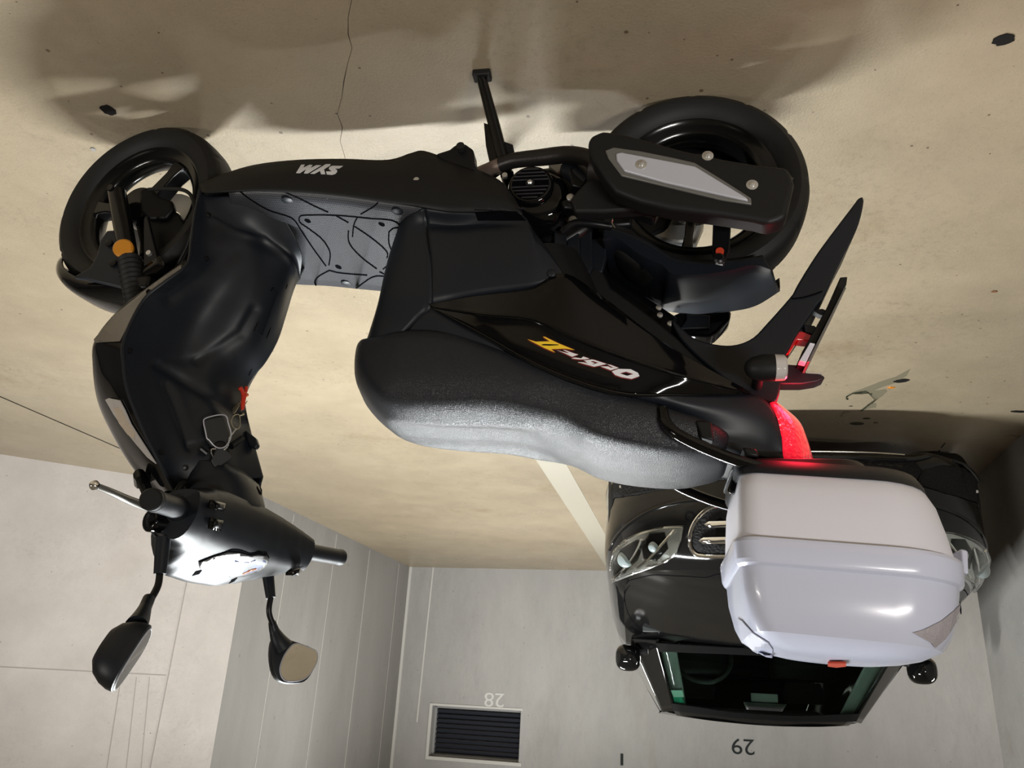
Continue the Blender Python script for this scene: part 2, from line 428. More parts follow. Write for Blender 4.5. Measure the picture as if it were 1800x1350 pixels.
me = bpy.data.meshes.new('wall_back'); me.from_pydata([tuple(v) for v in vs], [], fs); me.materials.append(M['wall'])
o = bpy.data.objects.new('wall_back', me); COL.objects.link(o); struct(o)
wall_slab('wall_right', DC, BL, M['wallgrey'], side=-1)
wall_slab('wall_front', DC - V((0, 0, 0)), DC + BD * 5.5, M['wallbright'], side=1 if V((-BD.y, BD.x, 0)).y > 0 else -1)
# column beside the parked car
s1, s2 = G(1740, 816), G(1799, 767); sd = (s1 - s2).normalized()
LD = -WN
p_end = V((-2.67, 4.58, 0)); p0 = s1 + LD * .55; p1 = s1 - LD * 1.3
wall_slab('wall_left', p1, p0, M['pillar'], thick=.35, side=1)
wall_slab('wall_rear', (-7.5, -5.5), (7.5, -5.5), M['wallgrey'], side=-1)
wall_slab('wall_far_left', (-7.5, -5.5), (-7.5, 8), M['wallgrey'], side=1)
wall_slab('wall_far_right', (7.5, -5.5), (7.5, 5), M['wallgrey'], side=-1)
# raised plaster strip in the back corner, form-work seams
def strip(name, a, b, wdt, hgt, nrm, m, kind='structure'):
    """thin raised seam from a to b"""
    a, b = V(a), V(b); d = (b - a).normalized(); sd_ = d.cross(nrm).normalized() * wdt / 2
    o = obj(name, *prism([a - sd_, b - sd_, b + sd_, a + sd_], nrm * hgt), m, smooth=False); o['kind'] = kind; return o
strip('trim_1', wp(.012, 0), wp(.012, 2.6), .03, .012, WN, M['mouldedge'])
strip('trim_2', wp(.27, .0), wp(.24, 1.55), .014, .003, WN, M['mouldedge'])
DW = (BL - DC).normalized(); DNn = V((-DW.y, DW.x, 0)); DNn = DNn if DNn.x < 0 else -DNn
def ondark(x, y):
    r = ray(x, y); t = (DC - CAM).dot(DNn) / r.dot(DNn); return CAM + r * t
for i, (x0, y0) in enumerate([(515, 915), (590, 955), (648, 985), (700, 1005)]):
    p = ondark(x0, y0); p.z = .02
    strip('trim_%d' % (i + 3), p, p + V((0, 0, 2.5)), .006, .002, DNn, M['seam'])
BN = V((-BD.y, BD.x, 0)); BN = BN if BN.y < 0 else -BN
def onbright(x, y):
    r = ray(x, y); t = (DC - CAM).dot(BN) / r.dot(BN); return CAM + r * t
a = onbright(325, 1040); a.z = .02
strip('trim_7', a, a + V((0, 0, 2.55)), .006, .002, BN, M['seamdark'])
for i, (x0, y0, x1, y1, wd_) in enumerate([(0, 1172, 292, 1187, .006), (213, 1190, 188, 1350, .005), (240, 1190, 222, 1350, .004), (263, 1190, 248, 1350, .004)]):
    strip('trim_%d' % (i + 8), onbright(x0, y0), onbright(x1, y1), wd_, .001, BN, M['seamdark'])
# floor expansion joint, worn parking line
j0, j1 = G(-500, 697 - 500 * .433), G(250, 805); jd = (j1 - j0).normalized()
strip('trim_12', j0, j1 + jd * .7, .010, .0012, V((0, 0, 1)), M['tar'])
ln = obj('parking_line', *prism([G(942, 808, 0), G(991, 808, 0), G(1090, 985, 0), G(1090, 1003, 0), G(1070, 1003, 0)], (0, 0, .0015)), M['linepaint'], smooth=False)
struct(ln, 'worn pale parking line painted on the floor beside the black car')

def text_mesh(name, txt, size, origin, xd, up, m, thick=.002, sx=1.0):
    cu = bpy.data.curves.new(name, 'FONT'); cu.body = txt; cu.size = size; cu.extrude = thick; cu.align_x = 'CENTER'; cu.align_y = 'CENTER'
    o = bpy.data.objects.new(name, cu); COL.objects.link(o); bpy.context.view_layer.update()
    me = bpy.data.meshes.new_from_object(o.evaluated_get(bpy.context.evaluated_depsgraph_get()))
    bpy.data.objects.remove(o); me.materials.clear(); me.materials.append(m); me.name = name
    ob = bpy.data.objects.new(name, me); COL.objects.link(ob)
    n = V(xd).cross(V(up)).normalized(); x = V(xd).normalized() * sx; u = V(up).normalized()
    ob.matrix_world = Matrix(((x.x, u.x, n.x, origin.x), (x.y, u.y, n.y, origin.y), (x.z, u.z, n.z, origin.z), (0, 0, 0, 1)))
    return ob
up = V((0, 0, 1))
tag(text_mesh('painted_number', '28', .19, onback(869, 1229, .001), -WD, up, M['numwhite'], sx=1.15), 'faded white number 28 stencilled on the grey back wall under the vent', 'wall number')
tag(text_mesh('painted_number', '29', .19, onback(1306, 1311, .001), -WD, up, M['numblack'], sx=1.15), 'black number 29 stencilled on the wall above the black car', 'wall number')
a = onback(1093, 1325, .004)
tag(obj('tape_mark', *box(a - V((.012, .006, 0)), a + V((.012, .004, .1))), M['numblack'], smooth=False), 'small black mark high on the back wall between vent and number 29', 'mark')
# ventilation grille
vg = empty('vent_grille', wp((U0 + U1) / 2, Z0, -.10), 0, 'dark blue-grey louvred vent grille recessed in the back wall', 'vent')
def lw(o):  # world coordinates -> child of vg
    for v in o.data.vertices: v.co = v.co - vg.location
    return o
fr_ = join(*[prism([wp(a, z0, -.13), wp(b, z0, -.13), wp(b, z1, -.13), wp(a, z1, -.13)], WN * .04) for a, b, z0, z1 in
     ((U0, U0 + .02, Z0, Z1), (U1 - .02, U1, Z0, Z1), (U0, U1, Z0, Z0 + .02), (U0, U1, Z1 - .02, Z1))])
lw(obj('frame', *fr_, M['ventedge'], vg, smooth=False))
NS = 9
for i in range(NS):
    z = Z0 + .03 + (Z1 - Z0 - .06) * (i + .5) / NS; h = (Z1 - Z0 - .06) / NS
    lw(obj('slat', *prism([wp(U0 + .02, z - h * .46, -.11), wp(U0 + .02, z + h * .42, -.15), wp(U0 + .02, z + h * .48, -.15), wp(U0 + .02, z - h * .36, -.105)], WD * (U1 - U0 - .04)), M['vent'], vg, smooth=False))
sill = strip('trim_13', wp(U0 - .03, Z1 + .01), wp(U1 + .03, Z1 + .01), .03, .012, WN, M['mouldedge'])
strip('trim_14', wp(U0 - .015, Z0 - .02), wp(U0 - .015, Z1 + .02), .03, .01, WN, M['mouldedge'])
strip('trim_15', wp(U0 - .02, Z0 - .01), wp(U1 + .02, Z0 - .01), .02, .008, WN, M['mouldedge'])
# spots on the floor
def blob(name, x, y, r, m, label, cat, group=None, ex=1.0, n=18, rz=0, z=.0025):
    c = G(x, y); pts = []
    for k in range(n):
        a = 2 * pi * k / n; rr = r * (1 + random.uniform(-.13, .13)); px_, py_ = rr * cos(a) * ex, rr * sin(a)
        pts.append(c + V((px_ * cos(rz) - py_ * sin(rz), px_ * sin(rz) + py_ * cos(rz), 0)))
    return tag(obj(name, *prism(pts, (0, 0, z)), m, bevel=.001), label, cat, group)
blob('gum_spot', 191, 193, .019, M['tar'], 'black round gum spot on the floor in front of the scooter front wheel', 'gum spot')
blob('gum_spot', 1764, 69, .016, M['tar'], 'dark oval gum spot alone on the floor far behind the rear wheel', 'gum spot', ex=1.3)
blob('gum_spot', 164, 262, .007, M['wallgrey'], 'tiny grey gum spot just ahead of the front tyre', 'gum spot')
blob('leaf', 1584, 669, .018, M['tar'], 'dark curled leaf lying by the floor stain behind the scooter tail', 'leaf', ex=1.7, rz=.5)
blob('leaf', 1567, 681, .010, M['goldtag'], 'small orange leaf scrap beside the floor stain', 'leaf', ex=1.6)
blob('leaf', 1748, 512, .006, M['brown'], 'tiny brown leaf scrap on the floor behind the mudguard', 'leaf', ex=1.6)
blob('leaf', 1791, 723, .012, M['tar'], 'brown twig piece on the floor by the wall beside the car', 'leaf', ex=3)
st = empty('oil_stain', G(1530, 700), 0, 'jagged dark oil stain on the floor in front of the black car', 'stain')
def stain_piece(pts, m):
    o = obj('stain_patch', *prism([G(x, y, .0004) for x, y in pts], (0, 0, .0006)), m, st, smooth=False)
    for v in o.data.vertices: v.co = v.co - st.location
M['stain'] = mat('stain_olive', (.17, .15, .10), .4); M['stain2'] = mat('stain_dark', (.05, .05, .03), .4)
Q = lambda L: [(1380 + x / 5.625, 620 + y / 5.625) for x, y in L]
stain_piece(Q([(600, 460), (605, 425), (680, 385), (780, 350), (960, 280), (1090, 240), (1240, 160), (1200, 230), (1060, 310), (970, 335), (900, 365), (850, 400), (760, 410), (670, 405), (620, 430), (625, 465)]), M['stain'])
stain_piece(Q([(600, 460), (603, 430), (680, 390), (800, 372), (840, 400), (760, 412), (670, 408), (620, 435), (627, 465)]), M['stain2'])
stain_piece(Q([(820, 390), (990, 360), (1010, 380), (960, 430), (900, 470), (850, 420)]), M['stain'])
stain_piece(Q([(830, 370), (920, 450), (880, 490), (760, 580), (740, 575), (820, 510), (885, 465), (820, 400)]), M['stain2'])
stain_piece(Q([(820, 510), (900, 500), (900, 540), (790, 560)]), M['stain'])
stain_piece(Q([(540, 630), (580, 580), (640, 580), (640, 590), (590, 592), (548, 640)]), M['stain'])
for (x, y, r_) in ((805, 650, .012), (710, 700, .022), (895, 692, .008), (650, 527, .006)):
    cx, cy = 1380 + x / 5.625, 620 + y / 5.625; c = G(cx, cy)
    stain_pts = [c + V((r_ * 1.5 * cos(t * pi / 6), r_ * sin(t * pi / 6), 0)) for t in range(12)]
    o = obj('stain_patch', *prism(stain_pts, (0, 0, .001)), M['stain2'], st, smooth=False)
    for v in o.data.vertices: v.co = v.co - st.location

# ================================================================== the scooter
sc = empty('motor_scooter', SR, YAW, 'black motor scooter on its centre stand with a white top case', 'scooter')
def pl(L): return [P(*t) for t in L]
# ---- wheels
def tyre(name, c, r, hw, rim_r, steer, parent):
    c = V(c); ax = V((-sin(steer), cos(steer), 0)); u = V((cos(steer), sin(steer), 0)); N = 180
    prof = [(-hw * .62, rim_r - .004), (-hw * .82, rim_r + .004), (-hw * .98, rim_r + .4 * (r - rim_r)), (-hw, rim_r + .62 * (r - rim_r)), (-hw * .86, r - .012), (-hw * .78, r - .006),
            (-hw * .45, r - .001), (-.003, r), (.003, r)]
    prof = prof + [(-t, q) for t, q in prof[-3::-1]]
    cols = []
    for i in range(N):
        a = 2 * pi * i / N; d = u * cos(a) + V((0, 0, 1)) * sin(a); col = []
        for j, (t, q) in enumerate(prof):
            g = 0
            if j in (4, 5, 6) and i % 15 in (0,): g = .003
            if j in (len(prof) - 5, len(prof) - 6, len(prof) - 7) and (i + 7) % 15 in (0,): g = .003
            if j in (7, 8) : g = .0
            col.append(c + ax * t + d * (q - g))
        cols.append(col)
    cols.append(cols[0]); v, f = grid(cols)
    o = obj(name, v, f, M['rubber'], parent, angle=40)
    # rim
    pr = [(-.62, 1.0), (-.68, 1.035), (-.72, 1.03), (-.66, .985), (-.60, .955), (-.54, .935), (-.48, .87), (-.40, .83), (-.30, .80), (0, .78), (.30, .80), (.40, .83), (.48, .87), (.54, .935), (.60, .955), (.66, .985), (.72, 1.03), (.68, 1.035), (.62, 1.0)]
    v, f = grid([[c + ax * t * hw + (u * cos(2 * pi * i / 64) + V((0, 0, 1)) * sin(2 * pi * i / 64)) * (rim_r * q) for t, q in pr] for i in range(65)])
    rim = obj('wheel_rim', v, f, M['rim'], o, angle=50, solid=.003)
    return o, ax, u, c
def spokes(o, c, ax, u, rim_r, a0, n, wd, off, tk=.02, hubr=.045):
    for k in range(n):
        a = a0 + 2 * pi * k / n; d = u * cos(a) + V((0, 0, 1)) * sin(a); e = u * -sin(a) + V((0, 0, 1)) * cos(a)
        pts = [c + d * hubr * .7 + e * wd * .75, c + d * hubr * .7 - e * wd * .75, c + d * rim_r * .62 - e * wd * .55, c + d * rim_r * .83 - e * wd * .8, c + d * rim_r * .83 + e * wd * .8, c + d * rim_r * .62 + e * wd * .55]
        obj('wheel_spoke', *prism([p + ax * (off - tk / 2) for p in pts], ax * tk), M['rim'], o, bevel=.004)
    obj('wheel_hub', *lathe([(off - .035, hubr), (off - .03, hubr + .004), (off + .03, hubr + .004), (off + .035, hubr)], c, ax), M['rim'], o, bevel=.003)
ST = RD(8)
fw, fax, fu, fc = tyre('front_tyre', (1.31, 0, .229), .229, .054, .172, ST, sc)
spokes(fw, fc, fax, fu, .172, RD(232), 3, .026, -.01, .04)
rw, rax, ru, rc = tyre('rear_tyre', (0, 0, .246), .236, .062, .176, 0, sc)
spokes(rw, rc, rax, ru, .176, RD(82), 3, .016, 0, .03, .055)
# brake disc, caliper, hose, front fork
def fl(x, s, z):   # front-end coordinates turned by the steering angle about the axle
    return fc + fu * x + fax * s + V((0, 0, z))
obj('brake_disc', *lathe([(-.002, .05), (-.002, .098), (.002, .098), (.002, .05)], fl(0, .062, 0), fax, 48, False), M['steel'], sc, bevel=.0005)
top = P(250, 500, -.075)
for s, nm in ((-.078, 'fork_leg'), (.078, 'fork_leg')):
    a = fl(.028, s, -.012); b = V((1.235, s, .48))
    b2 = a.lerp(b, .92)
    lg = obj(nm, *tube([a, a.lerp(b, .3), a.lerp(b, .6), b2], [.021, .022, .021, .0205], 20, 8), M['gloss'], sc)
    obj('axle_nut', *lathe([(-.006, .009), (0, .009)], a + fax * (-.018 if s < 0 else .03), fax, 6), M['dark'], lg)
    base = a.lerp(b, .70); vec = (b - a).normalized(); cols = []
    pts = [base + vec * (t / 22 * .15) for t in range(23)]
    obj('fork_boot', *tube(pts, [(.027 if i % 2 else .0235) for i in range(23)], 20, 0), M['rubber'], lg)
obj('brake_caliper', *px_prism([(252, 375), (270, 368), (312, 372), (330, 400), (322, 440), (300, 470), (262, 460), (250, 410)], -.05, .035), M['iron'], sc, bevel=.006)
cal = obj('fork_bracket', *px_prism([(244, 335), (262, 327), (280, 345), (302, 352), (305, 366), (290, 384), (262, 385), (246, 372)], -.062, .02), M['iron'], sc, bevel=.006)
obj('bolt', *lathe([(0, .007), (.006, .006)], P(263, 446, -.085), (0, -1, 0), 12), M['steel'], sc)
obj('fork_bracket', *px_prism([(252, 385), (258, 378), (276, 452), (270, 468), (252, 470)], -.085, .012), M['dark'], sc, bevel=.002)
obj('brake_hose', *tube([P(262, 333, -.07), P(285, 332, -.08), P(322, 334, -.09), P(339, 350, -.10), P(342, 385, -.10), P(333, 425, -.08), P(316, 460, -.06), P(300, 490, -.03)], .0045, 10), M['rubber'], sc)
obj('fork_stem', *tube([V((1.235, 0, .47)), V((1.12, 0, .68)), V((.97, 0, .95))], .024, 16, 6), M['dark'], sc)
obj('fork_crown', *box((1.19, -.095, .455), (1.26, .095, .49)), M['dark'], sc, bevel=.008)
# front mudguard
def arc_shell(c, u, ax, r, a0, a1, hw, n=24, m=10, drop=.03, tip=.35, bulge=0):
    cols = []
    for i in range(n):
        t = i / (n - 1); a = a0 + (a1 - a0) * t; d = u * cos(a) + V((0, 0, 1)) * sin(a)
        wf = 1 - tip * (1 - min(1, t / .35)) ** 2; col = []
        for j in range(m + 1):
            q = -1 + 2 * j / m
            col.append(c + ax * (hw * wf * sin(q * pi / 2)) + d * (r - drop * (abs(q) ** 3) + bulge * (1 - q * q)))
        cols.append(col)
    return grid(cols)
mg = obj('front_mudguard', *arc_shell(fc, fu, fax, .258, RD(29), RD(128), .072, drop=.035, tip=.6), M['gloss'], sc, solid=.004)
fs_ = obj('mudguard_bracket', *px_prism([(203, 404), (188, 405), (176, 422), (170, 448), (158, 470), (128, 487), (150, 490), (214, 505), (222, 480), (214, 440)], -.085, .012), M['matte'], mg, bevel=.003)
for (x, y) in ((192, 428), (199, 463)):
    obj('bolt', *lathe([(0, .009), (.004, .009), (.005, .005)], P(x, y, -.088), (0, -1, 0), 16), M['dark'], mg)
rf = obj('side_reflector', *lathe([(-.004, .0225), (.003, .0225), (.006, .019)], P(217, 437, -.098), (-.25, -1, .1), 32), M['orange'], sc); rf['label'] = 'round orange side reflector'

# ---- floor-level body: skirts, belly, floorboard
sk_bot = [(352, 322, -.135), (400, 303, -.14), (450, 289, -.14), (520, 281, -.14), (600, 279, -.14), (680, 281, -.14), (722, 269, -.14), (745, 265, -.14), (790, 280, -.14), (840, 298, -.14), (885, 322, -.15), (917, 368, -.17)]
sk_mid = [(353, 330, -.155), (400, 319, -.165), (450, 309, -.17), (520, 303, -.175), (600, 303, -.175), (680, 307, -.175), (722, 308, -.178), (745, 311, -.18), (790, 323, -.185), (840, 336, -.185), (885, 346, -.18), (918, 373, -.175)]
sk_top = [(355, 339, -.165), (400, 336, -.18), (450, 334, -.185), (520, 337, -.188), (600, 344, -.19), (680, 355, -.192), (722, 360, -.192), (745, 364, -.19), (790, 371, -.19), (840, 372, -.182), (885, 370, -.178), (919, 378, -.174)]
bot = pl(sk_bot); belly = [V((p.x, 0, p.z + .012)) for p in bot]; top_ = pl(sk_top)
skirt_r = obj('side_skirt', *rails([bot, pl(sk_mid), top_], 48, 4, keep=True), M['skirt'], sc, solid=.004)
mirv = lambda vf: ([V((v[0], -v[1], v[2])) for v in vf[0]], vf[1])
obj('side_skirt', *mirv(rails([bot, pl(sk_mid), top_], 48, 4, keep=True)), M['skirt'], sc, solid=.004)
obj('belly_pan', *rails([bot[:8], belly[:8], [V((p.x, -p.y, p.z)) for p in bot[:8]]], 30, 4, keep=True), M['skirt'], sc, solid=.003)
lug = obj('footpeg_lug', *px_prism([(765, 270), (790, 262), (800, 254), (818, 252), (832, 262), (834, 285), (838, 300), (790, 290)], -.145, .04), M['dark'], sc, bevel=.005)
obj('bolt', *lathe([(0, .009), (.012, .009)], P(811, 262, -.146), (0, -1, 0), 16), M['rubber'], lug)
# floorboard top
far = [(400, 490, .17), (450, 495, .18), (521, 500, .18), (580, 503, .18), (640, 509, .18), (718, 516, .18), (735, 518, .18), (745, 519, .17)]
near = pl(sk_top[1:8]); nx = cr(near, 24)
fz = lambda x: .352 - (x - .66) * .14
NE = [V((p.x, p.y, p.z)) for p in nx]
cols = []
farp = cr(pl(far[1:7]), 24)
for i in range(24):
    a = NE[i]; b = farp[i]; x0 = a.x
    col = []
    for j in range(13):
        t = .014 + .986 * j / 12; p = a.lerp(b, t); p.z += .004 * sin(pi * t) - (.003 if j == 0 else 0); col.append(p)
    cols.append(col)
floorb = obj('floorboard', *grid(cols), M['floorboard'], sc, solid=.004)
Q = lambda L: [(340 + x / 4.219, 220 + y / 4.219) for x, y in L]
gr = []
for L_ in ([(345, 490), (430, 555), (560, 630), (680, 668), (745, 700), (800, 780), (900, 930), (985, 1045)],
           [(650, 485), (760, 530), (900, 600), (1000, 645)], [(1060, 672), (1150, 722)], [(1195, 750), (1300, 820), (1400, 900), (1440, 950), (1435, 985)],
           [(1385, 550), (1340, 600), (1240, 660)], [(1215, 685), (1190, 740), (1180, 830)], [(785, 685), (800, 670), (900, 665), (1060, 668), (1180, 678), (1300, 690), (1480, 708), (1560, 765)],
           [(785, 685), (790, 720), (860, 770), (950, 840), (1000, 910), (1015, 960), (1005, 1040)], [(1150, 780), (1150, 850), (1180, 910), (1260, 990), (1360, 1065)],
           [(1005, 1075), (1090, 1095), (1290, 1112)], [(1010, 1075), (930, 1120), (900, 1160), (910, 1190)], [(1205, 1210), (1340, 1122), (1470, 1135), (1590, 1195)],
           [(1465, 990), (1450, 1030), (1405, 1068)], [(1380, 1085), (1435, 1115)], [(1450, 790), (1450, 870), (1480, 950), (1540, 1010)], [(1450, 790), (1490, 762), (1560, 765)]):
    pp = [V((x, y, 0)) for x, y in Q(L_)]
    if len(pp) > 2: pp = cr(pp, 5 * len(pp))
    gr += stroke([(p.x, p.y) for p in pp], 2.3)
decal('floor_groove_shade', gr, floorb, M['groove'], floorb, step=400, off=.0002, thick=.0003)  # flat black strips paint in the shade of the moulded grooves
for (x, y) in ((541, 388), (671, 394), (595, 469)):
    el = [(x + 5.5 * cos(t * pi / 8) + 1.5 * sin(t * pi / 8), y + 3.4 * sin(t * pi / 8) + 1.2 * cos(t * pi / 8)) for t in range(16)]
    decal('floor_slot', [el], floorb, M['groove'], floorb, step=400)
trf = bvh(floorb)
for (x, y) in ((505, 351), (699, 371), (608, 497)):
    h = trf.ray_cast(loc_cam(), loc_ray(x, y)); c = h[0] or P(x, y, -.1)
    obj('floor_button', *lathe([(-.004, .013), (.0025, .012), (.004, .008), (.0045, .002)], c, (0, 0, 1), 24), M['matte'], floorb)
# printed maker's word on the skirt
Q = lambda L: [(510 + x / 17.31, 280 + y / 17.31) for x, y in L]
decal('skirt_lettering', [Q(l) for l in (
    [(185, 430), (340, 175), (450, 175), (400, 270), (590, 180), (685, 185), (625, 275), (800, 190), (950, 195), (540, 445), (425, 440), (490, 310), (300, 435)],
    [(615, 445), (1090, 160), (1235, 160), (1215, 200), (740, 455)],
    [(900, 330), (960, 290), (1215, 205), (1035, 315), (1075, 465), (945, 465)],
    [(1615, 215), (1280, 210), (1200, 250), (1180, 310), (1270, 382), (1095, 380), (1120, 470), (1280, 485), (1380, 455), (1435, 390), (1430, 340), (1360, 292), (1500, 290)])],
    skirt_r, M['paintwhite'], skirt_r, step=6)['label'] = 'white capital lettering'
obj('bolt', *lathe([(0, .0068), (.002, .0065), (.003, .004)], P(732, 317, -.179), (0, -1, .15), 16), M['steel'], skirt_r)

# ---- seat
ctr = [(.722, .64), (.70, .705), (.675, .742), (.64, .774), (.60, .792), (.50, .800), (.40, .803), (.33, .812), (.26, .836), (.20, .856), (.12, .872), (.03, .878), (-.03, .868), (-.055, .84)]
sh_ = [(.715, .015, .64), (.70, .05, .69), (.668, .075, .728), (.63, .082, .767), (.58, .090, .790), (.50, .096, .801), (.40, .102, .806), (.33, .118, .814), (.26, .138, .820), (.20, .138, .849), (.12, .130, .866), (.03, .114, .872), (-.03, .085, .856), (-.055, .03, .835)]
md_ = [(.715, .03, .63), (.695, .075, .655), (.662, .105, .684), (.62, .126, .728), (.57, .142, .752), (.49, .155, .761), (.40, .163, .767), (.32, .167, .778), (.25, .166, .788), (.18, .162, .822), (.10, .152, .842), (.02, .132, .852), (-.035, .095, .848), (-.057, .035, .83)]
lo_ = [(.712, .03, .61), (.69, .07, .612), (.655, .092, .618), (.61, .118, .624), (.56, .138, .630), (.48, .155, .644), (.39, .165, .675), (.30, .170, .705), (.23, .168, .734), (.155, .160, .764), (.08, .148, .790), (.0, .13, .812), (-.038, .095, .822), (-.058, .035, .82)]
und = [(.70, .0, .605), (.67, .03, .606), (.64, .05, .61), (.60, .07, .615), (.55, .08, .62), (.47, .09, .634), (.38, .09, .66), (.30, .09, .69), (.23, .09, .72), (.15, .09, .75), (.08, .08, .775), (.0, .07, .80), (-.035, .05, .81), (-.05, .0, .815)]
neg = lambda L: [V((x, -s, z)) for x, s, z in L]
seat = obj('seat', *mir(rails([[V((x, 0, z - .02)) for x, s, z in und], neg(und), neg(lo_), neg(md_), neg(sh_), [V((x, -.06 * min(1, max(.1, (.72 - x) * 8)) * (1 if x > -.05 else .4), z + .001)) for x, z in ctr], [V((x, 0, z + .004)) for x, z in ctr]], 60, 5, keep=True)), M['seat'], sc, angle=60)
# ---- rear side panels
R1 = [(757, 537, -.150), (830, 520, -.165), (930, 506, -.175), (990, 480, -.175), (1060, 522, -.165), (1150, 590, -.15), (1235, 642, -.125), (1318, 690, -.10)]
R2 = [(760, 540, -.156), (850, 553, -.190), (935, 562, -.203), (1000, 590, -.203), (1080, 622, -.193), (1170, 652, -.172), (1245, 673, -.145), (1319, 691, -.102)]
R3 = [(763, 543, -.152), (800, 562, -.168), (855, 592, -.180), (920, 629, -.190), (1000, 665, -.190), (1095, 692, -.176), (1200, 694, -.142), (1319, 692, -.10)]
def inn(L, d, dz=0): return [V((p.x, p.y + d, p.z + dz)) for p in L]
r1, r2, r3 = pl(R1), pl(R2), pl(R3)
r1b = [a.lerp(b, .12) + V((0, -.006, 0)) for a, b in zip(r1, r2)]
r2a = [a.lerp(b, .90) for a, b in zip(r1, r2)]; r2b = [a.lerp(b, .12) for a, b in zip(r2, r3)]
r3a = [a.lerp(b, .86) + V((0, -.003, .002)) for a, b in zip(r2, r3)]
gp = rails([inn(r1, .03), r1, r1b, r2a, r2, r2b, r3a, r3, inn(r3, .04, .006)], 48, 3, lin=True, keep=True)
panel = obj('side_panel', *gp, M['gloss'], sc, angle=28); panel['label'] = 'gloss black right side panel with lettering'
obj('side_panel', *mirv(gp), M['gloss'], sc, angle=28)
for nm_, rr_l, off_ in (('panel_edge', r2, 0), ('panel_edge', r3, 0)):
    obj(nm_, *tube([p + V((0, -.0018, .0008)) for p in rr_l], [.0006, .003, .0036, .0036, .0034, .003, .0018, .0006], 10, 60), M['gloss'], panel)
# silver edge line of the raised blade
Q = lambda L: [(920 + x / 8.18, 560 + y / 8.18) for x, y in L]
sh = lambda L, dx=-7, dy=14: [(x + dx, y + dy) for x, y in L]
Opc = [[(1270, 760), (1370, 725), (1475, 765), (1385, 790)], [(1370, 725), (1540, 730), (1580, 800), (1475, 765)], [(1540, 730), (1645, 780), (1668, 830), (1580, 800)],
       [(1668, 830), (1555, 870), (1490, 825), (1580, 800)], [(1555, 870), (1410, 845), (1385, 790), (1490, 825)], [(1410, 845), (1320, 815), (1270, 760), (1385, 790)]]
rpc = [[(1105, 690), (1215, 690), (1255, 708), (1370, 712), (1255, 745)], [(1200, 660), (1255, 668), (1370, 712), (1290, 705)]]
bpc = [[(775, 628), (860, 632), (1060, 680), (1015, 695)], [(985, 590), (1030, 600), (1200, 655), (1105, 648), (1010, 615)], [(1070, 640), (1200, 655), (1020, 695), (965, 672)], [(865, 605), (985, 590), (1030, 608), (930, 628)], [(890, 622), (935, 612), (1025, 642), (965, 672)]]
ipc = [[(690, 575), (800, 590), (880, 590), (950, 578), (860, 548), (830, 575), (740, 562)]]
tpc = [[(470, 452), (600, 505), (700, 553), (790, 520), (690, 492), (640, 500), (560, 480)], [(570, 452), (600, 455), (720, 500), (650, 495)]]
ypc = [[(60, 300), (180, 335), (380, 330), (280, 262), (310, 265), (520, 365), (740, 455), (600, 435), (400, 443), (460, 492), (300, 425)]]
allp = [Q(sh(l)) for L_ in (Opc, rpc, bpc, ipc, tpc, ypc) for l in L_] + [Q(sh(l, 8, -6)) for L_ in (rpc, bpc, ipc, tpc, ypc) for l in L_]
decal('panel_lettering', allp, panel, M['paintred'], panel, step=9, off=.0003, thick=.0002)['label'] = 'dark red lettering outline'
decal('panel_lettering', [Q(l) for L_ in (Opc, rpc, bpc, ipc, tpc) for l in L_], panel, M['paintwhite'], panel, step=9, off=.0010, thick=.0002)['label'] = 'white angular lettering'
decal('panel_lettering', [Q(l) for l in ypc], panel, M['paintyellow'], panel, step=9, off=.0010, thick=.0002)['label'] = 'yellow roman numeral two'
decal('panel_lettering', [Q([(255, 380), (300, 370), (510, 376), (500, 386), (380, 394), (280, 390)])], panel, M['gloss'], panel, step=9, off=.0016, thick=.0002)
# matte lower side cover
c1 = [(745, 365, -.186), (790, 372, -.186), (838, 372, -.178), (875, 366, -.176), (919, 378, -.174), (940, 408, -.173), (966, 442, -.172), (990, 480, -.172)]
c2 = [(750, 392, -.160), (795, 396, -.160), (842, 394, -.163), (882, 392, -.165), (925, 396, -.180), (944, 420, -.178), (968, 448, -.175), (990, 481, -.173)]
c3 = [(752, 412, -.166), (800, 412, -.172), (842, 410, -.176), (884, 408, -.178), (928, 412, -.186), (946, 432, -.182), (969, 454, -.177), (990, 481, -.173)]
c4 = [(757, 462, -.160), (795, 466, -.172), (840, 465, -.178), (886, 462, -.182), (926, 464, -.186), (950, 468, -.183), (972, 472, -.178), (990, 482, -.173)]
c5 = [(757, 537, -.148), (790, 530, -.158), (830, 521, -.163), (875, 514, -.168), (920, 508, -.172), (950, 500, -.174), (975, 490, -.174), (990, 482, -.173)]
cv = rails([pl(c1), pl(c2), pl(c3), pl(c4), pl(c5)], 40, 4, keep=True)
cov = obj('lower_side_cover', *cv, M['matte'], sc, angle=30, solid=.004); obj('lower_side_cover', *mirv(cv), M['matte'], sc, angle=30, solid=.004)
obj('bolt', *lathe([(0, .008), (.003, .008), (.005, .005)], P(970, 481, -.180), (0, -1, 0), 16), M['matte'], cov)
pegs = decal('footpeg_grip', [[(833, 368), (908, 372), (925, 388), (840, 388)]], [cov, skirt_r], M['groove'], cov, step=8)
for i in range(4):
    x = 842 + i * 22
    decal('footpeg_grip', [[(x, 365), (x + 14, 366.5), (x + 14, 368.5), (x, 367)]], [cov, skirt_r], M['matte'], cov, step=20, off=.002)
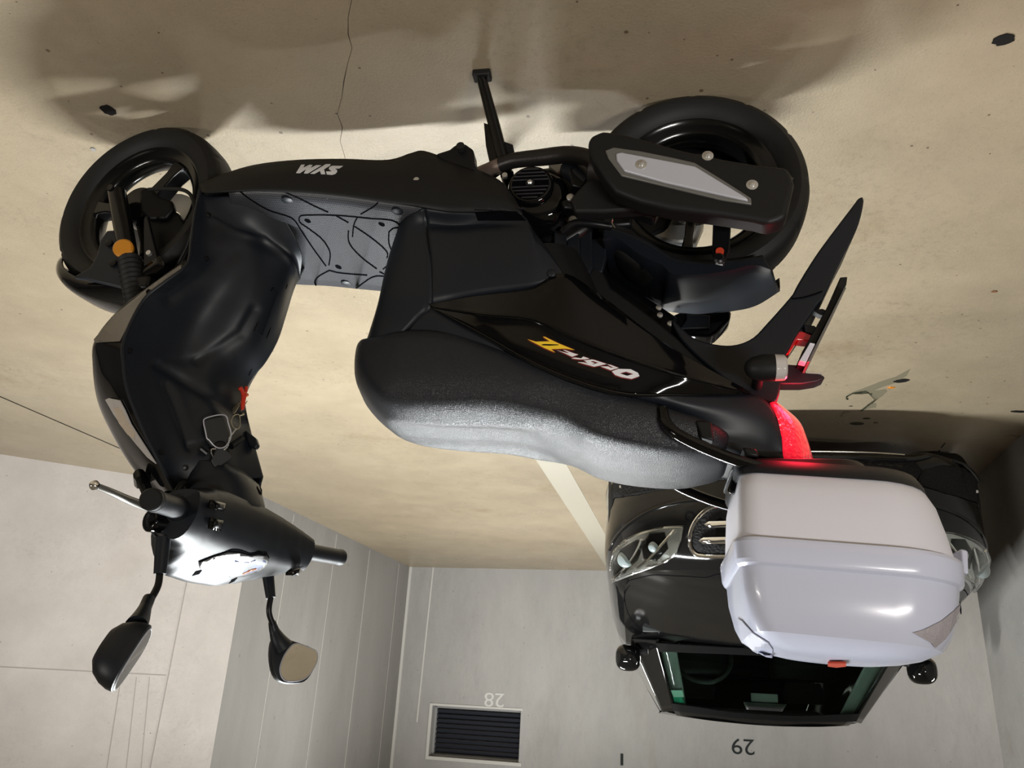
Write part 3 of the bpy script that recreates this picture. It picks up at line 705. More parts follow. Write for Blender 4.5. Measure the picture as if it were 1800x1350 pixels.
# front wall below the seat
d0 = [P(745, 365, -.186), P(751, 395, -.160), P(757, 462, -.160), P(757, 537, -.148), P(735, 560, -.13), P(700, 597, -.10)]
d1 = [V((.598, -.150, .358)), V((.598, -.142, .41)), V((.600, -.135, .46)), V((.610, -.122, .53)), V((.632, -.10, .575)), V((.655, -.085, .615))]
d2 = [V((.630, -.09, .356)), V((.643, -.09, .41)), V((.652, -.085, .46)), V((.660, -.08, .53)), V((.674, -.065, .575)), V((.688, -.05, .612))]
d3 = [V((.645, 0, .356)), V((.655, 0, .41)), V((.663, 0, .46)), V((.672, 0, .53)), V((.685, 0, .575)), V((.700, 0, .610))]
obj('seat_front_panel', *mir(rails([d0, d1, d2, d3], 24, 5, keep=True)), M['matte'], sc, angle=50, solid=.004)
e0 = [(735, 560, -.13), (757, 537, -.148), (800, 560, -.160), (855, 590, -.168), (920, 627, -.175), (1000, 664, -.175)]
e1 = [(700, 602, -.098), (740, 604, -.120), (790, 606, -.145), (850, 618, -.16), (925, 648, -.165), (1000, 680, -.165)]
ev = rails([pl(e0), pl(e1)], 24, 3, keep=True)
obj('seat_base_trim', *ev, M['matte'], sc, solid=.004); obj('seat_base_trim', *mirv(ev), M['matte'], sc, solid=.004)
# under-seat storage tub keeps the body solid from every side
obj('storage_tub', *loft([rrect(.40, 0, .16, .11, .06, .42), rrect(.38, 0, .20, .12, .06, .56), rrect(.36, 0, .24, .12, .06, .62)]), M['skirt'], sc, angle=50)

# ---- tail
t0 = [(1095, 693, -.172), (1150, 693, -.160), (1200, 694, -.144), (1260, 694, -.122), (1319, 692, -.10), (1350, 708, -.088), (1366, 735, -.082), (1374, 765, -.080)]
t1 = [(1097, 695, -.166), (1155, 705, -.150), (1210, 715, -.140), (1265, 722, -.120), (1318, 728, -.10), (1345, 740, -.090), (1365, 760, -.084), (1375, 780, -.080)]
t2 = [(1098, 697, -.158), (1160, 722, -.125), (1215, 745, -.110), (1268, 760, -.098), (1315, 770, -.088), (1342, 780, -.082), (1362, 790, -.080), (1376, 798, -.076)]
t3 = [(1100, 699, -.155), (1165, 738, -.125), (1220, 770, -.105), (1270, 792, -.088), (1310, 804, -.080), (1340, 809, -.075), (1360, 811, -.072), (1378, 812, -.07)]
T3 = pl(t3)
tail = obj('tail_cowl', *mir(rails([pl(t0), pl(t1), pl(t2), T3, [V((p.x, 0, p.z + .008)) for p in T3]], 36, 4, keep=True)), M['matte'], sc, angle=35, solid=.004)
obj('grab_rail_mount', *px_prism([(1222, 738), (1250, 740), (1256, 775), (1232, 770)], -.145, .06), M['skirt'], tail, bevel=.004)
obj('grab_rail_mount', *px_prism([(1305, 785), (1330, 788), (1335, 803), (1310, 800)], -.14, .06), M['skirt'], tail, bevel=.004)
gpts = [P(1164, 720, -.150), P(1170, 742, -.160), P(1190, 763, -.165), P(1240, 788, -.163), P(1300, 811, -.158), P(1350, 824, -.150), P(1400, 829, -.140), P(1450, 838, -.12)]
gt = tube(gpts, .0105, 14)
obj('grab_rail', *gt, M['gloss'], sc); obj('grab_rail', *mirv(gt), M['gloss'], sc)
# luggage rack plate below the case
obj('luggage_rack', *loft([rrect(-.16, 0, .11, .11, .05, .872), rrect(-.16, 0, .12, .12, .05, .888)]), M['matte'], sc, bevel=.003)
rk = obj('rack_bracket', *px_prism([(1278, 862), (1292, 822), (1306, 818), (1318, 832), (1300, 862), (1286, 868)], -.09, .02), M['gloss'], sc, bevel=.003)
obj('rack_bracket', *box((-.10, -.06, .80), (-.07, .06, .90)), M['dark'], sc, bevel=.004)
# ---- tail lamp (glowing slightly) and lamp body
n0 = [(1358, 706, -.085), (1368, 738, -.083), (1374, 770, -.080), (1377, 808, -.074)]
n1 = [(1364, 706, -.070), (1386, 735, -.070), (1397, 765, -.068), (1405, 810, -.062)]
n2 = [(1366, 706, -.035), (1399, 738, -.035), (1413, 768, -.034), (1423, 808, -.03)]
n3 = [(1366, 706, 0), (1403, 738, 0), (1418, 768, 0), (1430, 808, 0)]
tl = obj('tail_lamp', *mir(rails([pl(n0), pl(n1), pl(n2), pl(n3)], 16, 4, keep=True)), M['redlens'], sc, angle=50, solid=.006); tl['label'] = 'bright red tail lamp lens'
gl = bpy.data.lights.new('tail_lamp_glow', 'POINT'); gl.energy = .9; gl.color = (1, .02, .05); gl.shadow_soft_size = .03
glo = bpy.data.objects.new('tail_lamp_glow', gl); COL.objects.link(glo); glo.parent = sc; glo.location = P(1412, 708, -.06)
# ---- rear mudguard, number-plate carrier, lamps
mp = [(1180, 560), (1215, 590), (1250, 603), (1288, 606), (1322, 594), (1350, 566), (1393, 517), (1402, 500), (1440, 440), (1500, 360), (1512, 345), (1519, 351), (1508, 398), (1480, 455), (1447, 524), (1441, 530), (1420, 560), (1400, 590), (1390, 608), (1376, 640), (1366, 705), (1330, 700), (1260, 655), (1200, 600)]
mud = obj('rear_mudguard', *px_prism(mp, -.062, .124, smooth=120), M['matte'], sc, bevel=.012, seg=3)
obj('flap_joint', *tube([P(1392, 525, -.0635), P(1410, 523, -.0645), P(1432, 517, -.0645), P(1445, 512, -.0635)], .0012, 6), M['groove'], mud)
pc = obj('plate_carrier', *px_prism([(1477, 487), (1490, 486), (1488, 500), (1432, 607), (1418, 634), (1405, 634), (1410, 618), (1465, 520)], -.07, .14), M['skirt'], sc, bevel=.002)
obj('number_plate', *px_prism([(1484, 505), (1488, 505), (1424, 636), (1419, 636)], -.085, .13), M['silver_edge'], pc, bevel=.001)
for L_ in ([(1430, 545), (1445, 542), (1462, 548), (1458, 556), (1440, 552)], [(1412, 570), (1432, 572), (1440, 580), (1436, 590), (1415, 583)], [(1396, 584), (1410, 582), (1424, 592), (1420, 600), (1400, 598), (1385, 625), (1376, 632)]):
    obj('carrier_strut', *px_prism(L_, -.05, .02), M['matte'], pc, bevel=.002)
lh = obj('plate_lamp_housing', *px_prism([(1362, 650), (1384, 640), (1408, 642), (1418, 656), (1440, 657), (1449, 661), (1450, 665), (1436, 671), (1410, 675), (1380, 675), (1360, 674)], -.030, .035), M['matte'], sc, bevel=.004)
obj('plate_lamp_lens', *px_prism([(1419, 654.5), (1445, 656), (1445, 658), (1419, 656.5)], -.026, .026), M['clear'], lh)
M['redplastic_glow'] = mat('red_plastic_and_glow', (.45, .006, .015), .3, coat=.5)
rs_ = obj('reflector_strip', *px_prism([(1359, 674), (1366, 676), (1365, 700), (1359, 706), (1356, 690)], -.04, .08), M['redplastic_glow'], sc, bevel=.001); rs_['label'] = 'red strip above the tail lamp'
obj('carrier_strut', *px_prism([(1396, 583), (1410, 582), (1430, 590), (1428, 600), (1402, 597), (1386, 622), (1379, 624)], -.055, .03), M['redplastic_glow'], pc, bevel=.002)['label'] = 'lower strut with red lamp glow in its colour'  # red spill of the tail lamp painted into the strut's colour
obj('plate_bracket', *px_prism([(1405, 634), (1424, 602), (1433, 604), (1417, 637)], -.088, .02), M['white2'], pc, bevel=.001)['label'] = 'pale end of the plate bracket'
def indicator(s):
    c0, c1_ = P(1310, 641, -.165), P(1384, 641, -.165)
    for q in (c0, c1_): q.y = s
    L_ = (c1_.x - c0.x); ax = V((-1, 0, c1_.z - c0.z) ).normalized(); L_ = abs(L_)
    o = obj('rear_indicator', *lathe([(0, .004), (.003, .012), (.012, .0195), (.03, .024), (L_ * .72, .0245), (L_ * .74, .023)], c0, ax, 28), M['skirt'], sc)
    obj('indicator_lens', *lathe([(L_ * .72, .0243), (L_ * .95, .0235), (L_, .020), (L_ * 1.01, .005)], c0, ax, 28), M['clear'], o)
    sg = -1 if s < 0 else 1
    obj('indicator_stalk', *tube([c0 + ax * .03 + V((0, -sg * .01, 0)), c0 + ax * .03 + V((0, -sg * .06, .0)), c0 + ax * .035 + V((0, -sg * .11, .0))], .010, 12, 5), M['skirt'], o)
indicator(-.150); indicator(.150)
# undertray between wheel and body
obj('undertray', *px_prism([(985, 470), (1000, 440), (1040, 462), (1062, 480), (1074, 505), (1110, 530), (1150, 560), (1200, 600), (1330, 700), (1300, 700), (1200, 660), (1100, 600), (1030, 540)], -.05, .10), M['skirt'], sc, bevel=.005)

# ---- leg shield and front fairing
E0 = [(350, 336, -.165), (341, 380, -.172), (335, 425, -.182), (327, 466, -.195), (288, 497, -.212), (250, 530, -.22), (217, 597, -.225), (216, 640, -.218), (224, 690, -.205), (250, 755, -.178), (280, 815, -.145), (304, 862, -.10)]
E1 = [(372, 345, -.150), (372, 385, -.140), (368, 430, -.145), (360, 470, -.150), (330, 505, -.160), (296, 545, -.168), (262, 605, -.172), (258, 650, -.168), (262, 695, -.160), (284, 755, -.140), (305, 810, -.115), (322, 858, -.08)]
E2 = [(440, 345, -.140), (430, 395, -.110), (425, 440, -.105), (400, 490, -.105), (372, 530, -.105), (345, 570, -.105), (322, 620, -.105), (318, 660, -.105), (324, 700, -.100), (340, 755, -.090), (352, 805, -.080), (362, 852, -.06)]
E3 = [(490, 372, -.10), (468, 420, -.070), (462, 450, -.070), (450, 500, -.070), (430, 545, -.068), (405, 585, -.066), (380, 625, -.064), (372, 665, -.062), (374, 705, -.062), (385, 755, -.058), (392, 805, -.052), (398, 848, -.04)]
E4 = [(528, 440, -.03), (516, 452, -.020), (508, 475, -.018), (492, 525, -.015), (470, 570, -.015), (448, 610, -.015), (420, 645, -.015), (405, 680, -.015), (404, 715, -.015), (412, 760, -.015), (420, 805, -.012), (428, 842, 0)]
E5 = [(528, 488, .055), (523, 495, .060), (515, 515, .058), (503, 555, .052), (488, 600, .050), (465, 640, .045), (442, 665, .040), (431, 692, .038), (433, 722, .038), (443, 765, .038), (454, 805, .038), (463, 838, .045)]
g = [pl(e) for e in (E0, E1, E2, E3, E4, E5)]
Rr = [V((p.x + .004, max(.075, -q.y * 1.05), p.z)) for p, q in zip(g[5], g[3])]
half = lambda r, f=1: [V((p.x, -p.y * f, p.z)) for p in r]
shv, shf = rails([g[0], g[1], g[2], g[3], g[4], g[5]], 170, 14, keep=True)
def to_px(p):
    q_ = SR + SA * p.x + SN * p.y + V((0, 0, p.z)) - CAM; w_ = q_.dot(_f)
    return 900 - F_PX * q_.dot(CU) / w_, 675 - F_PX * q_.dot(CV) / w_
def seg_d(px_, py_, a, b):
    dx_, dy_ = b[0] - a[0], b[1] - a[1]; t = max(0, min(1, ((px_ - a[0]) * dx_ + (py_ - a[1]) * dy_) / (dx_ * dx_ + dy_ * dy_)))
    return math.hypot(px_ - a[0] - t * dx_, py_ - a[1] - t * dy_)
moulded = [([(279, 641), (335, 675), (391, 709), (425, 738)], 10, .009), ([(350, 634), (425, 586), (448, 545)], 9, .005), ([(298, 632), (350, 634)], 9, .004),
           ([(293, 676), (312, 720), (336, 785)], 8, .007), ([(336, 785), (385, 770)], 7, .004), ([(375, 386), (411, 407), (447, 417), (463, 420), (487, 438), (506, 455), (516, 472), (522, 490)], 5, -.005),
           ([(300, 520), (372, 470), (420, 440)], 14, .006)]
for v_ in shv:
    x_, y_ = to_px(v_)
    for L_, w_, dp in moulded:
        d_ = min(seg_d(x_, y_, a, b) for a, b in zip(L_, L_[1:]))
        if d_ < 3 * w_: v_.x += dp * math.exp(-(d_ / w_) ** 2)
shield = obj('leg_shield', shv, shf, M['matte'], sc, angle=60, solid=.004, offset=1)
far_ = [g[5], [V((p.x + .04, max(.10, -q.y), q.z)) for p, q in zip(g[5], g[2])], half(g[1]), half(g[0])]
obj('leg_shield_far_side', *rails(far_, 60, 5, keep=True), M['matte'], sc, angle=50, solid=.004, offset=1)
lip = tube([p + V((-.003, -.002, 0)) for p in g[0]], .0035, 8, 60)
obj('shield_lip', *lip, M['matte'], sc)
obj('shield_lip', *mirv(lip), M['matte'], sc)
decal('glove_box_seam', stroke([(448, 583), (459, 590), (488, 513), (480, 506)], 1.4), shield, M['matte'], shield, step=400, off=.001, thick=.002)
dk = decal('glove_box_seam', stroke([(446, 582), (479, 505), (489, 513)], 1.2) + stroke([(437, 660), (470, 590), (505, 500)], 1.0), shield, M['groove'], shield, step=400)
for x, y in ((229, 617), (366, 378), (363, 455), (326, 822), (283, 795)):
    h = bvh(shield).ray_cast(loc_cam(), loc_ray(x, y))
    if h[0]: obj('bolt', *lathe([(-.003, .006), (.002, .006), (.003, .003)], h[0], h[1] if h[1].x < 0 else -h[1], 12), M['dark'], shield)
F1 = [(352, 330, -.150), (342, 380, -.165), (338, 430, -.175), (329, 459, -.185), (268, 503, -.20), (205, 551, -.205), (166, 598, -.185), (163, 640, -.160), (172, 690, -.135), (197, 745, -.105), (238, 812, -.080), (284, 866, -.05)]
f1 = pl(F1)
# outermost contour then nose centre line
f0b = [a.lerp(b, .45) + V((0, -.004, 0)) for a, b in zip(g[0], f1)]
dx = [.02, .03, .03, .03, .03, .035, .04, .045, .05, .045, .04, .03]
f2 = [V((p.x + d * .8, p.y * .55, p.z)) for p, d in zip(f1, dx)]
f3 = [V((p.x + d * 1.1, 0, p.z)) for p, d in zip(f1, dx)]
up_ = slice(3, 12)
fr_up = rails([inn(g[0][up_], .004), f0b[up_], f1[up_], f2[up_], f3[up_]], 48, 5, keep=True)
fair = obj('front_fairing', *mir(fr_up), M['gloss'], sc, angle=50)
M['trim_sheen'] = mat('satin_trim_sheen_tint', (.10, .09, .075), .2, spec=1, coat=1)  # tan base colour paints a floor reflection onto the black fairing
lo5 = slice(0, 4)
obj('lower_fairing', *mir(rails([inn(g[0][lo5], .004), f1[lo5], [V((p.x + .03, p.y * .6, p.z)) for p in f1[lo5]], [V((p.x + .035, 0, p.z)) for p in f1[lo5]]], 20, 4, keep=True)), M['skirt'], sc, angle=50)
decal('fairing_sheen', [[(329, 460), (268, 504), (206, 552), (168, 598), (171, 603), (213, 601), (249, 533), (287, 500), (327, 470)]], fair, M['trim_sheen'], fair, step=10, off=.001, thick=.002)['label'] = 'lower fairing strip with its tan sheen painted in'
for s in (-1, 1):
    if s < 0:
        dl = decal('turn_signal_lens', [[(188, 702), (194, 699), (213, 703), (222, 720), (233, 745), (254, 778), (277, 814), (262, 803), (244, 782), (222, 755), (203, 728)]], fair, M['clear'], fair, step=8, off=.0008, thick=.002)
        dl['label'] = 'clear front turn signal lens'
        decal('turn_signal_bulb', [[(203, 716), (215, 715), (226, 738), (241, 760), (240, 770), (228, 762), (213, 742)]], fair, M['bulb'], dl, step=8, off=.0035, thick=.001)
obj('front_vane', *tube([P(262, 850, -.05) + V((.02, 0, 0)), P(270, 835, -.10) + V((.03, 0, 0)), P(284, 868, -.06) + V((.03, 0, 0))], .012, 10), M['gloss'], fair)
# hook and ignition lock on the column
obj('bag_hook', *px_prism([(430, 755), (437, 760), (449, 770), (453, 782), (448, 789), (438, 785), (433, 772)], .015, .014), M['matte'], sc, bevel=.003)
tsh = bvh(shield)
def onshield(x, y, off=0):
    h = tsh.ray_cast(loc_cam(), loc_ray(x, y)); n = h[1]; n = n if n.dot(loc_ray(x, y)) < 0 else -n
    return h[0] + n * off, n
lp, ln_ = onshield(385, 792)
lock = obj('ignition_lock', *lathe([(-.01, .017), (.014, .017), (.018, .013)], lp, ln_, 24), M['dark'], sc, bevel=.002)
obj('lock_lever', *tube([onshield(362, 800, .01)[0], onshield(350, 793, .012)[0]], .006, 10, 0), M['dark'], lock)
obj('lock_lever', *tube([onshield(395, 790, .02)[0], onshield(411, 778, .022)[0]], .007, 10, 0), M['dark'], lock)

# ---- handlebar assembly (cowl, dash, grips, levers, switches, mirrors)
BC = V((.868, -.01, 1.005)); HS = math.atan2(.08, .66)
hx = V((cos(HS), sin(HS), 0)) ; hy = V((-sin(HS), cos(HS), 0))
def hb(x, s, z):  # handlebar coordinates (x forward, s to the far side, z up) about the bar centre
    return BC + hx * x + hy * s + V((0, 0, z))
def oval(s, xa, xb, za, zb, n=20, tilt=0, sq=.75):
    o = []
    cx, cz = (xa + xb) / 2, (za + zb) / 2; rx, rz = (xb - xa) / 2, (zb - za) / 2
    for k in range(n):
        a = 2 * pi * k / n; ca, sa = cos(a), sin(a)
        x = rx * math.copysign(abs(ca) ** sq, ca); z = rz * math.copysign(abs(sa) ** sq, sa)
        o.append(hb(cx + x * cos(tilt) - z * sin(tilt), s, cz + x * sin(tilt) + z * cos(tilt)))
    return o
cC = [(.020, -.055), (.012, -.025), (.011, .014), (.022, .040), (.048, .060), (.082, .083), (.118, .104), (.152, .095), (.176, .04), (.160, -.03), (.110, -.06), (.055, -.066)]
cA = [(.000, -.024), (-.004, -.006), (-.002, .016), (.008, .036), (.020, .046), (.035, .048), (.055, .040), (.070, .020), (.075, .0), (.065, -.022), (.040, -.032), (.016, -.030)]
cB = [(.006, -.030), (.002, -.010), (.004, .014), (.014, .036), (.028, .050), (.046, .054), (.068, .044), (.084, .022), (.088, .0), (.078, -.026), (.050, -.036), (.022, -.036)]
loops = []
for i in range(49):
    t = -.205 + .41 * i / 48
    wt = lut2 = None
    tab = [(-.205, 0), (-.18, .08), (-.16, .30), (-.13, .75), (-.09, .97), (-.03, 1), (.04, .97), (.08, .82), (.12, .62), (.155, .40), (.18, .20), (.205, 0)]
    for (a_, fa), (b_, fb) in zip(tab, tab[1:]):
        if a_ <= t <= b_ + 1e-9: u_ = (t - a_) / (b_ - a_); u_ = u_ * u_ * (3 - 2 * u_); wt = fa + (fb - fa) * u_
    end = cB if t < 0 else cA
    pts = [hb(e_[0] + (c_[0] - e_[0]) * wt, t, e_[1] + (c_[1] - e_[1]) * wt) for c_, e_ in zip(cC, end)]
    loops.append(cr(pts, 28, closed=True))
cowl = obj('handlebar_cowl', *loft(loops), M['matte'], sc, angle=60)
neck = []
for z, xa, xb, hw in ((.878, .935, 1.05, .076), (.90, .908, 1.055, .081), (.92, .898, 1.055, .082), (.95, .886, 1.05, .086), (.975, .886, 1.03, .082), (.995, .91, 1.0, .05)):
    lp_ = []
    for k in range(24):
        a = 2 * pi * k / 24; ca, sa = cos(a), sin(a)
        lp_.append(V(((xa + xb) / 2 + (xb - xa) / 2 * math.copysign(abs(ca) ** .8, ca), hw * math.copysign(abs(sa) ** .8, sa) - .005, z)))
    neck.append(lp_)
nk = obj('cowl_neck', *loft(neck), M['matte'], sc, angle=60)
Q = lambda L: [(240 + x / 4.737, 840 + y / 4.737) for x, y in L]
tg = [cowl, nk]
ds = decal('instrument_lens', [Q([(515, 700), (640, 650), (760, 612), (860, 618), (950, 642), (1010, 632), (1080, 645), (1098, 680), (1070, 730), (1000, 780), (880, 815), (780, 818), (680, 800), (560, 770), (520, 740)])], tg, M['dash'], cowl, step=8, off=.001, thick=.0016, fallback_s=0, avg=True)
decal('instrument_face', [Q([(810, 670), (870, 690), (940, 690), (1000, 660), (1060, 665), (1075, 690), (1040, 735), (960, 775), (880, 800), (840, 760)])], [cowl], M['dashart'], ds, step=8, off=.0025, thick=.0006, fallback_s=0, avg=True)
decal('instrument_needle', stroke(Q([(880, 790), (940, 760), (995, 745)]), 2.5), [cowl], M['dashorange'], ds, step=8, off=.0032, thick=.0006, fallback_s=0, avg=True)
decal('dash_slot', [Q([(460, 815), (490, 780), (548, 765), (520, 798)]), Q([(765, 880), (790, 850), (842, 828), (815, 858)])], tg, M['groove'], cowl, step=30, fallback_s=0)
decal('cowl_seam', stroke(Q([(760, 610), (800, 598), (860, 602), (945, 632), (1010, 622), (1080, 632), (1102, 665)]), 2.2), tg, M['groove'], cowl, step=400, off=.0012, fallback_s=0)
decal('cowl_hole', [Q([(1000, 40), (1020, 50), (1045, 100), (1040, 145), (1020, 130), (1000, 80)])], tg, M['groove'], nk, step=30, fallback_s=.04)
def switch(poly, inner):
    o = decal('switch', [Q(poly)], tg, M['gloss'], cowl, step=30, off=.002, thick=.005, fallback_s=-.13, avg=True)
    decal('switch_button', [Q(inner)], [cowl, nk], M['dark'], o, step=30, off=.008, thick=.003, fallback_s=-.13, avg=True)
switch([(590, 185), (705, 215), (690, 285), (575, 250)], [(620, 210), (680, 228), (668, 265), (612, 248)])
switch([(590, 325), (690, 345), (670, 440), (575, 415)], [(605, 345), (668, 358), (655, 415), (595, 398)])
switch([(1300, 720), (1370, 715), (1355, 760), (1310, 800), (1240, 800)], [(1300, 735), (1345, 732), (1330, 775), (1280, 785)])
# grips
def grip(sg, end):
    inner = hb(.042, sg * .195, .0) if sg < 0 else hb(.036, sg * .19, .0)
    d = (end - inner); L_ = d.length; dn = d.normalized()
    prof = [(0, .026), (.006, .027), (.012, .020), (.02, .0185)]
    for i in range(12): prof += [(.025 + i * (L_ - .035) / 12, .0180), (.025 + (i + .5) * (L_ - .035) / 12, .0186)]
    prof += [(L_ - .008, .0195), (L_ - .002, .0192), (L_, .016)]
    o = obj('handlebar_grip', *lathe(prof, inner, dn, 28), M['matte'], sc, angle=50)
    return inner, dn, L_, o
gi, gd, gL, gob = grip(-1, P(269, 879, -.345))
obj('grip_end_cap', *lathe([(0, .0185), (.010, .0185), (.013, .016)], gi + gd * gL, gd, 28), M['skirt'], gob)
gob.data.materials[0] = M['matte']
obj('throttle_collar', *lathe([(-.02, .030), (.002, .031), (.008, .028)], gi, gd, 28), M['skirt'], gob)
li, ld_, lL, lob = grip(1, P(600, 980, .335))
def lever(sg, inner, tip, obp):
    a = hb(.075, sg * .16, .0); m = hb(.10, sg * .20, -.002)
    o = obj('brake_lever', *tube([a, m, m.lerp(tip, .35) + V((.006, 0, 0)), m.lerp(tip, .75), tip], [.0095, .009, .0078, .0065, .0055], 12, 26), M['lever'], sc)
    obj('lever_ball', *lathe([(-.0085, .001), (-.0075, .004), (-.004, .0075), (0, .0088), (.004, .0075), (.0075, .004), (.0085, .001)], tip, tip - m, 20), M['chrome'], o)
    obj('lever_perch', *tube([hb(.05, sg * .15, -.005), hb(.085, sg * .17, -.002), hb(.095, sg * .20, -.002)], .014, 12, 6), M['dark'], o)
lever(-1, gi, P(166, 853, -.325), gob)
lever(1, li, hb(.085, .325, -.01), lob)
obj('master_cylinder', *tube([hb(.07, -.17, .02), hb(.085, -.225, .025)], .020, 16, 0), M['gloss'], sc, bevel=.003)
obj('brake_hose', *tube([hb(.085, -.2, .01), P(262, 905, -.24), P(262, 925, -.22), P(280, 948, -.19), P(298, 955, -.17)], .003, 8), M['rubber'], sc)
obj('throttle_cable', *tube([P(300, 885, -.18), P(308, 868, -.16), P(318, 852, -.13), P(326, 850, -.10), P(330, 862, -.08)], .0055, 10), M['rubber'], sc)
# mirrors
def mirror(outline, glass, s_near, depth, boot, stem, glass_s):
    b0, b1 = boot; root = obj('rear_view_mirror', *tube([b0, b0.lerp(b1, .5), b1], [.0135, .012, .0105], 20, 6), M['matte'], sc)
    obj('mirror_stem', *tube(stem, .0062, 12), M['dark'], root)
    return root
def housing(pts3, glass3, n, depth, root):
    """pts3: rim outline in 3D, n: direction the glass faces, shell bulges away from it"""
    C = sum(pts3, V((0, 0, 0))) / len(pts3); rim = cr(pts3, 40, closed=True); L_ = []
    for k, (sc_, dp) in enumerate(((.93, -.002), (1, 0), (1.0, .010), (.93, .45 * depth), (.76, .75 * depth), (.5, .94 * depth), (.15, depth))):
        L_.append([C + (p - C) * sc_ - n * dp for p in rim])
    o = obj('mirror_housing', *loft(L_), M['matte'], root, angle=50)
    gr_ = cr(glass3, 36, closed=True)
    g_ = obj('mirror_glass', *prism([p + n * .0015 for p in gr_], n * .002), M['mirror'], o, smooth=False)
    gc = sum(gr_, V((0, 0, 0))) / len(gr_)
    obj('glass_bezel', *tube([gc + (p - gc) * 1.03 + n * .002 for p in gr_] + [gc + (gr_[0] - gc) * 1.03 + n * .002], .0016, 6, 74), M['silver'], o)
    return o
mr = mirror(None, None, 0, 0, (P(287, 945, -.20), P(281, 1009, -.20)), [P(281, 1008, -.20), P(278, 1028, -.205), P(270, 1045, -.215), P(262, 1057, -.225), P(256, 1068, -.24)], 0)
obj('mirror_neck', *tube([P(262, 1052, -.225), P(256, 1066, -.24), P(248, 1085, -.265), P(240, 1100, -.285)], [.010, .0105, .014, .018], 16), M['matte'], mr)
def plane_pts(L_, o_, n):
    res = []
    for x, y in L_:
        d = loc_ray(x, y); t = (o_ - loc_cam()).dot(n) / d.dot(n); res.append(loc_cam() + d * t)
    return res
# near mirror: glass faces back and inwards, seen almost edge-on
qa, qb = P(266, 1106, -.27), P(195, 1213, -.32)
up3 = (qa - qb).normalized(); dv = loc_ray(230, 1160)
n0 = dv.cross(up3).normalized(); n0 = n0 if n0.x < 0 else -n0
nR = (n0 * cos(RD(10)) - dv * sin(RD(10))); nR = (nR - up3 * nR.dot(up3)).normalized(); sd3 = up3.cross(nR).normalized()
rimR = [qa, None, None, None, qb]
hh = (rimR[0] - rimR[4]).length / 2; ww = .042; cen = (rimR[0] + rimR[4]) / 2
def oval3(c, u, v, a, b, n=16, pw=.75, skew=0):
    o = []
    for k in range(n):
        t = 2 * pi * k / n; ct, st_ = cos(t), sin(t)
        x, y = math.copysign(abs(ct) ** pw, ct), math.copysign(abs(st_) ** pw, st_)
        o.append(c + u * (a * x) + v * (b * y * (1 + skew * x)))
    return o
housing(oval3(cen, up3, sd3, hh, ww, pw=.8, skew=.15), oval3(cen, up3, sd3, hh * .88, ww * .84, pw=.75, skew=.15), nR, .052, mr)
# far mirror: its glass is turned towards the rider and the camera
ml = mirror(None, None, 0, 0, (P(470, 1003, .20), P(476, 1051, .20)), [P(476, 1050, .20), P(473, 1068, .20), P(474, 1082, .205), P(480, 1098, .215)], 0)
obj('mirror_neck', *tube([P(478, 1093, .215), P(482, 1108, .225), P(490, 1126, .235), P(498, 1138, .245)], [.008, .011, .017, .022], 16), M['matte'], ml)
nL = V((-.80, -.58, -.20)).normalized(); oL = P(520, 1160, .27)
rimL = plane_pts([(481, 1120), (495, 1119), (513, 1126), (544, 1137), (557, 1147), (557, 1163), (544, 1189), (529, 1200), (498, 1199), (483, 1184), (477, 1150)], oL, nL)
glL = plane_pts([(521, 1133), (540, 1139), (554, 1146), (555, 1163), (541, 1187), (524, 1196), (500, 1195), (492, 1178), (498, 1156), (509, 1139)], oL, nL)
housing(rimL, glL, nL, .045, ml)

# ---- top case
CT = V((-.215, 0, 0)); TILT = RD(3.2)
def cs(cx, hx_, hy_, r, z):
    o = []; n = 7
    for q_, (sx, sy) in enumerate(((1, 1), (-1, 1), (-1, -1), (1, -1))):
        rr = r * {(1, 1): 1.3, (1, -1): .38, (-1, 1): 1.1, (-1, -1): 1.25}[(sx, sy)]
        for k in range(n + 1):
            a = q_ * pi / 2 + k / n * pi / 2
            o.append(V((cx + sx * (hx_ - rr) + rr * cos(a), sy * (hy_ - rr) + rr * sin(a), z)))
    return [V((p.x, p.y, p.z - p.x * math.tan(TILT))) for p in o]
lower = [cs(-.205, .12, .13, .06, .898), cs(-.205, .143, .158, .075, .900), cs(-.206, .156, .173, .085, .912), cs(-.210, .166, .186, .095, .940), cs(-.213, .172, .196, .10, .985), cs(-.215, .176, .201, .10, 1.028)]
tc_ = obj('top_case', *loft(lower), M['white2'], sc, angle=60); tc_['label'] = 'white lockable top case'
lidl = [cs(-.215, .176, .202, .10, 1.026), cs(-.215, .183, .210, .104, 1.027), cs(-.215, .185, .212, .105, 1.033), cs(-.215, .183, .210, .104, 1.060), cs(-.215, .180, .207, .102, 1.066), cs(-.215, .175, .201, .098, 1.070), cs(-.213, .171, .197, .096, 1.105), cs(-.211, .160, .187, .092, 1.145), cs(-.209, .148, .175, .088, 1.166), cs(-.206, .125, .150, .08, 1.180), cs(-.203, .08, .10, .06, 1.188), cs(-.203, .02, .03, .01, 1.190)]
lid = obj('case_lid', *loft(lidl), M['white'], tc_, angle=24, bevel=0)
Qc = lambda L: [(1040 + x / 2.25, 700 + y / 2.25) for x, y in L]
dl = decal('case_lens', [Qc([(1268, 925), (1310, 915), (1380, 880), (1430, 840), (1458, 812), (1452, 860), (1400, 945), (1355, 985), (1340, 965)])], lid, M['clearrib'], lid, step=5, off=.0005, thick=.0012, fallback_s=-.1)
dl['label'] = 'ribbed grey corner lens'
rr_ = decal('case_reflector', [[(1455, 1160), (1487, 1160), (1487, 1166), (1470, 1168), (1455, 1166)]], lid, M['redmark'], lid, step=30, off=.001, thick=.003, fallback_s=0)
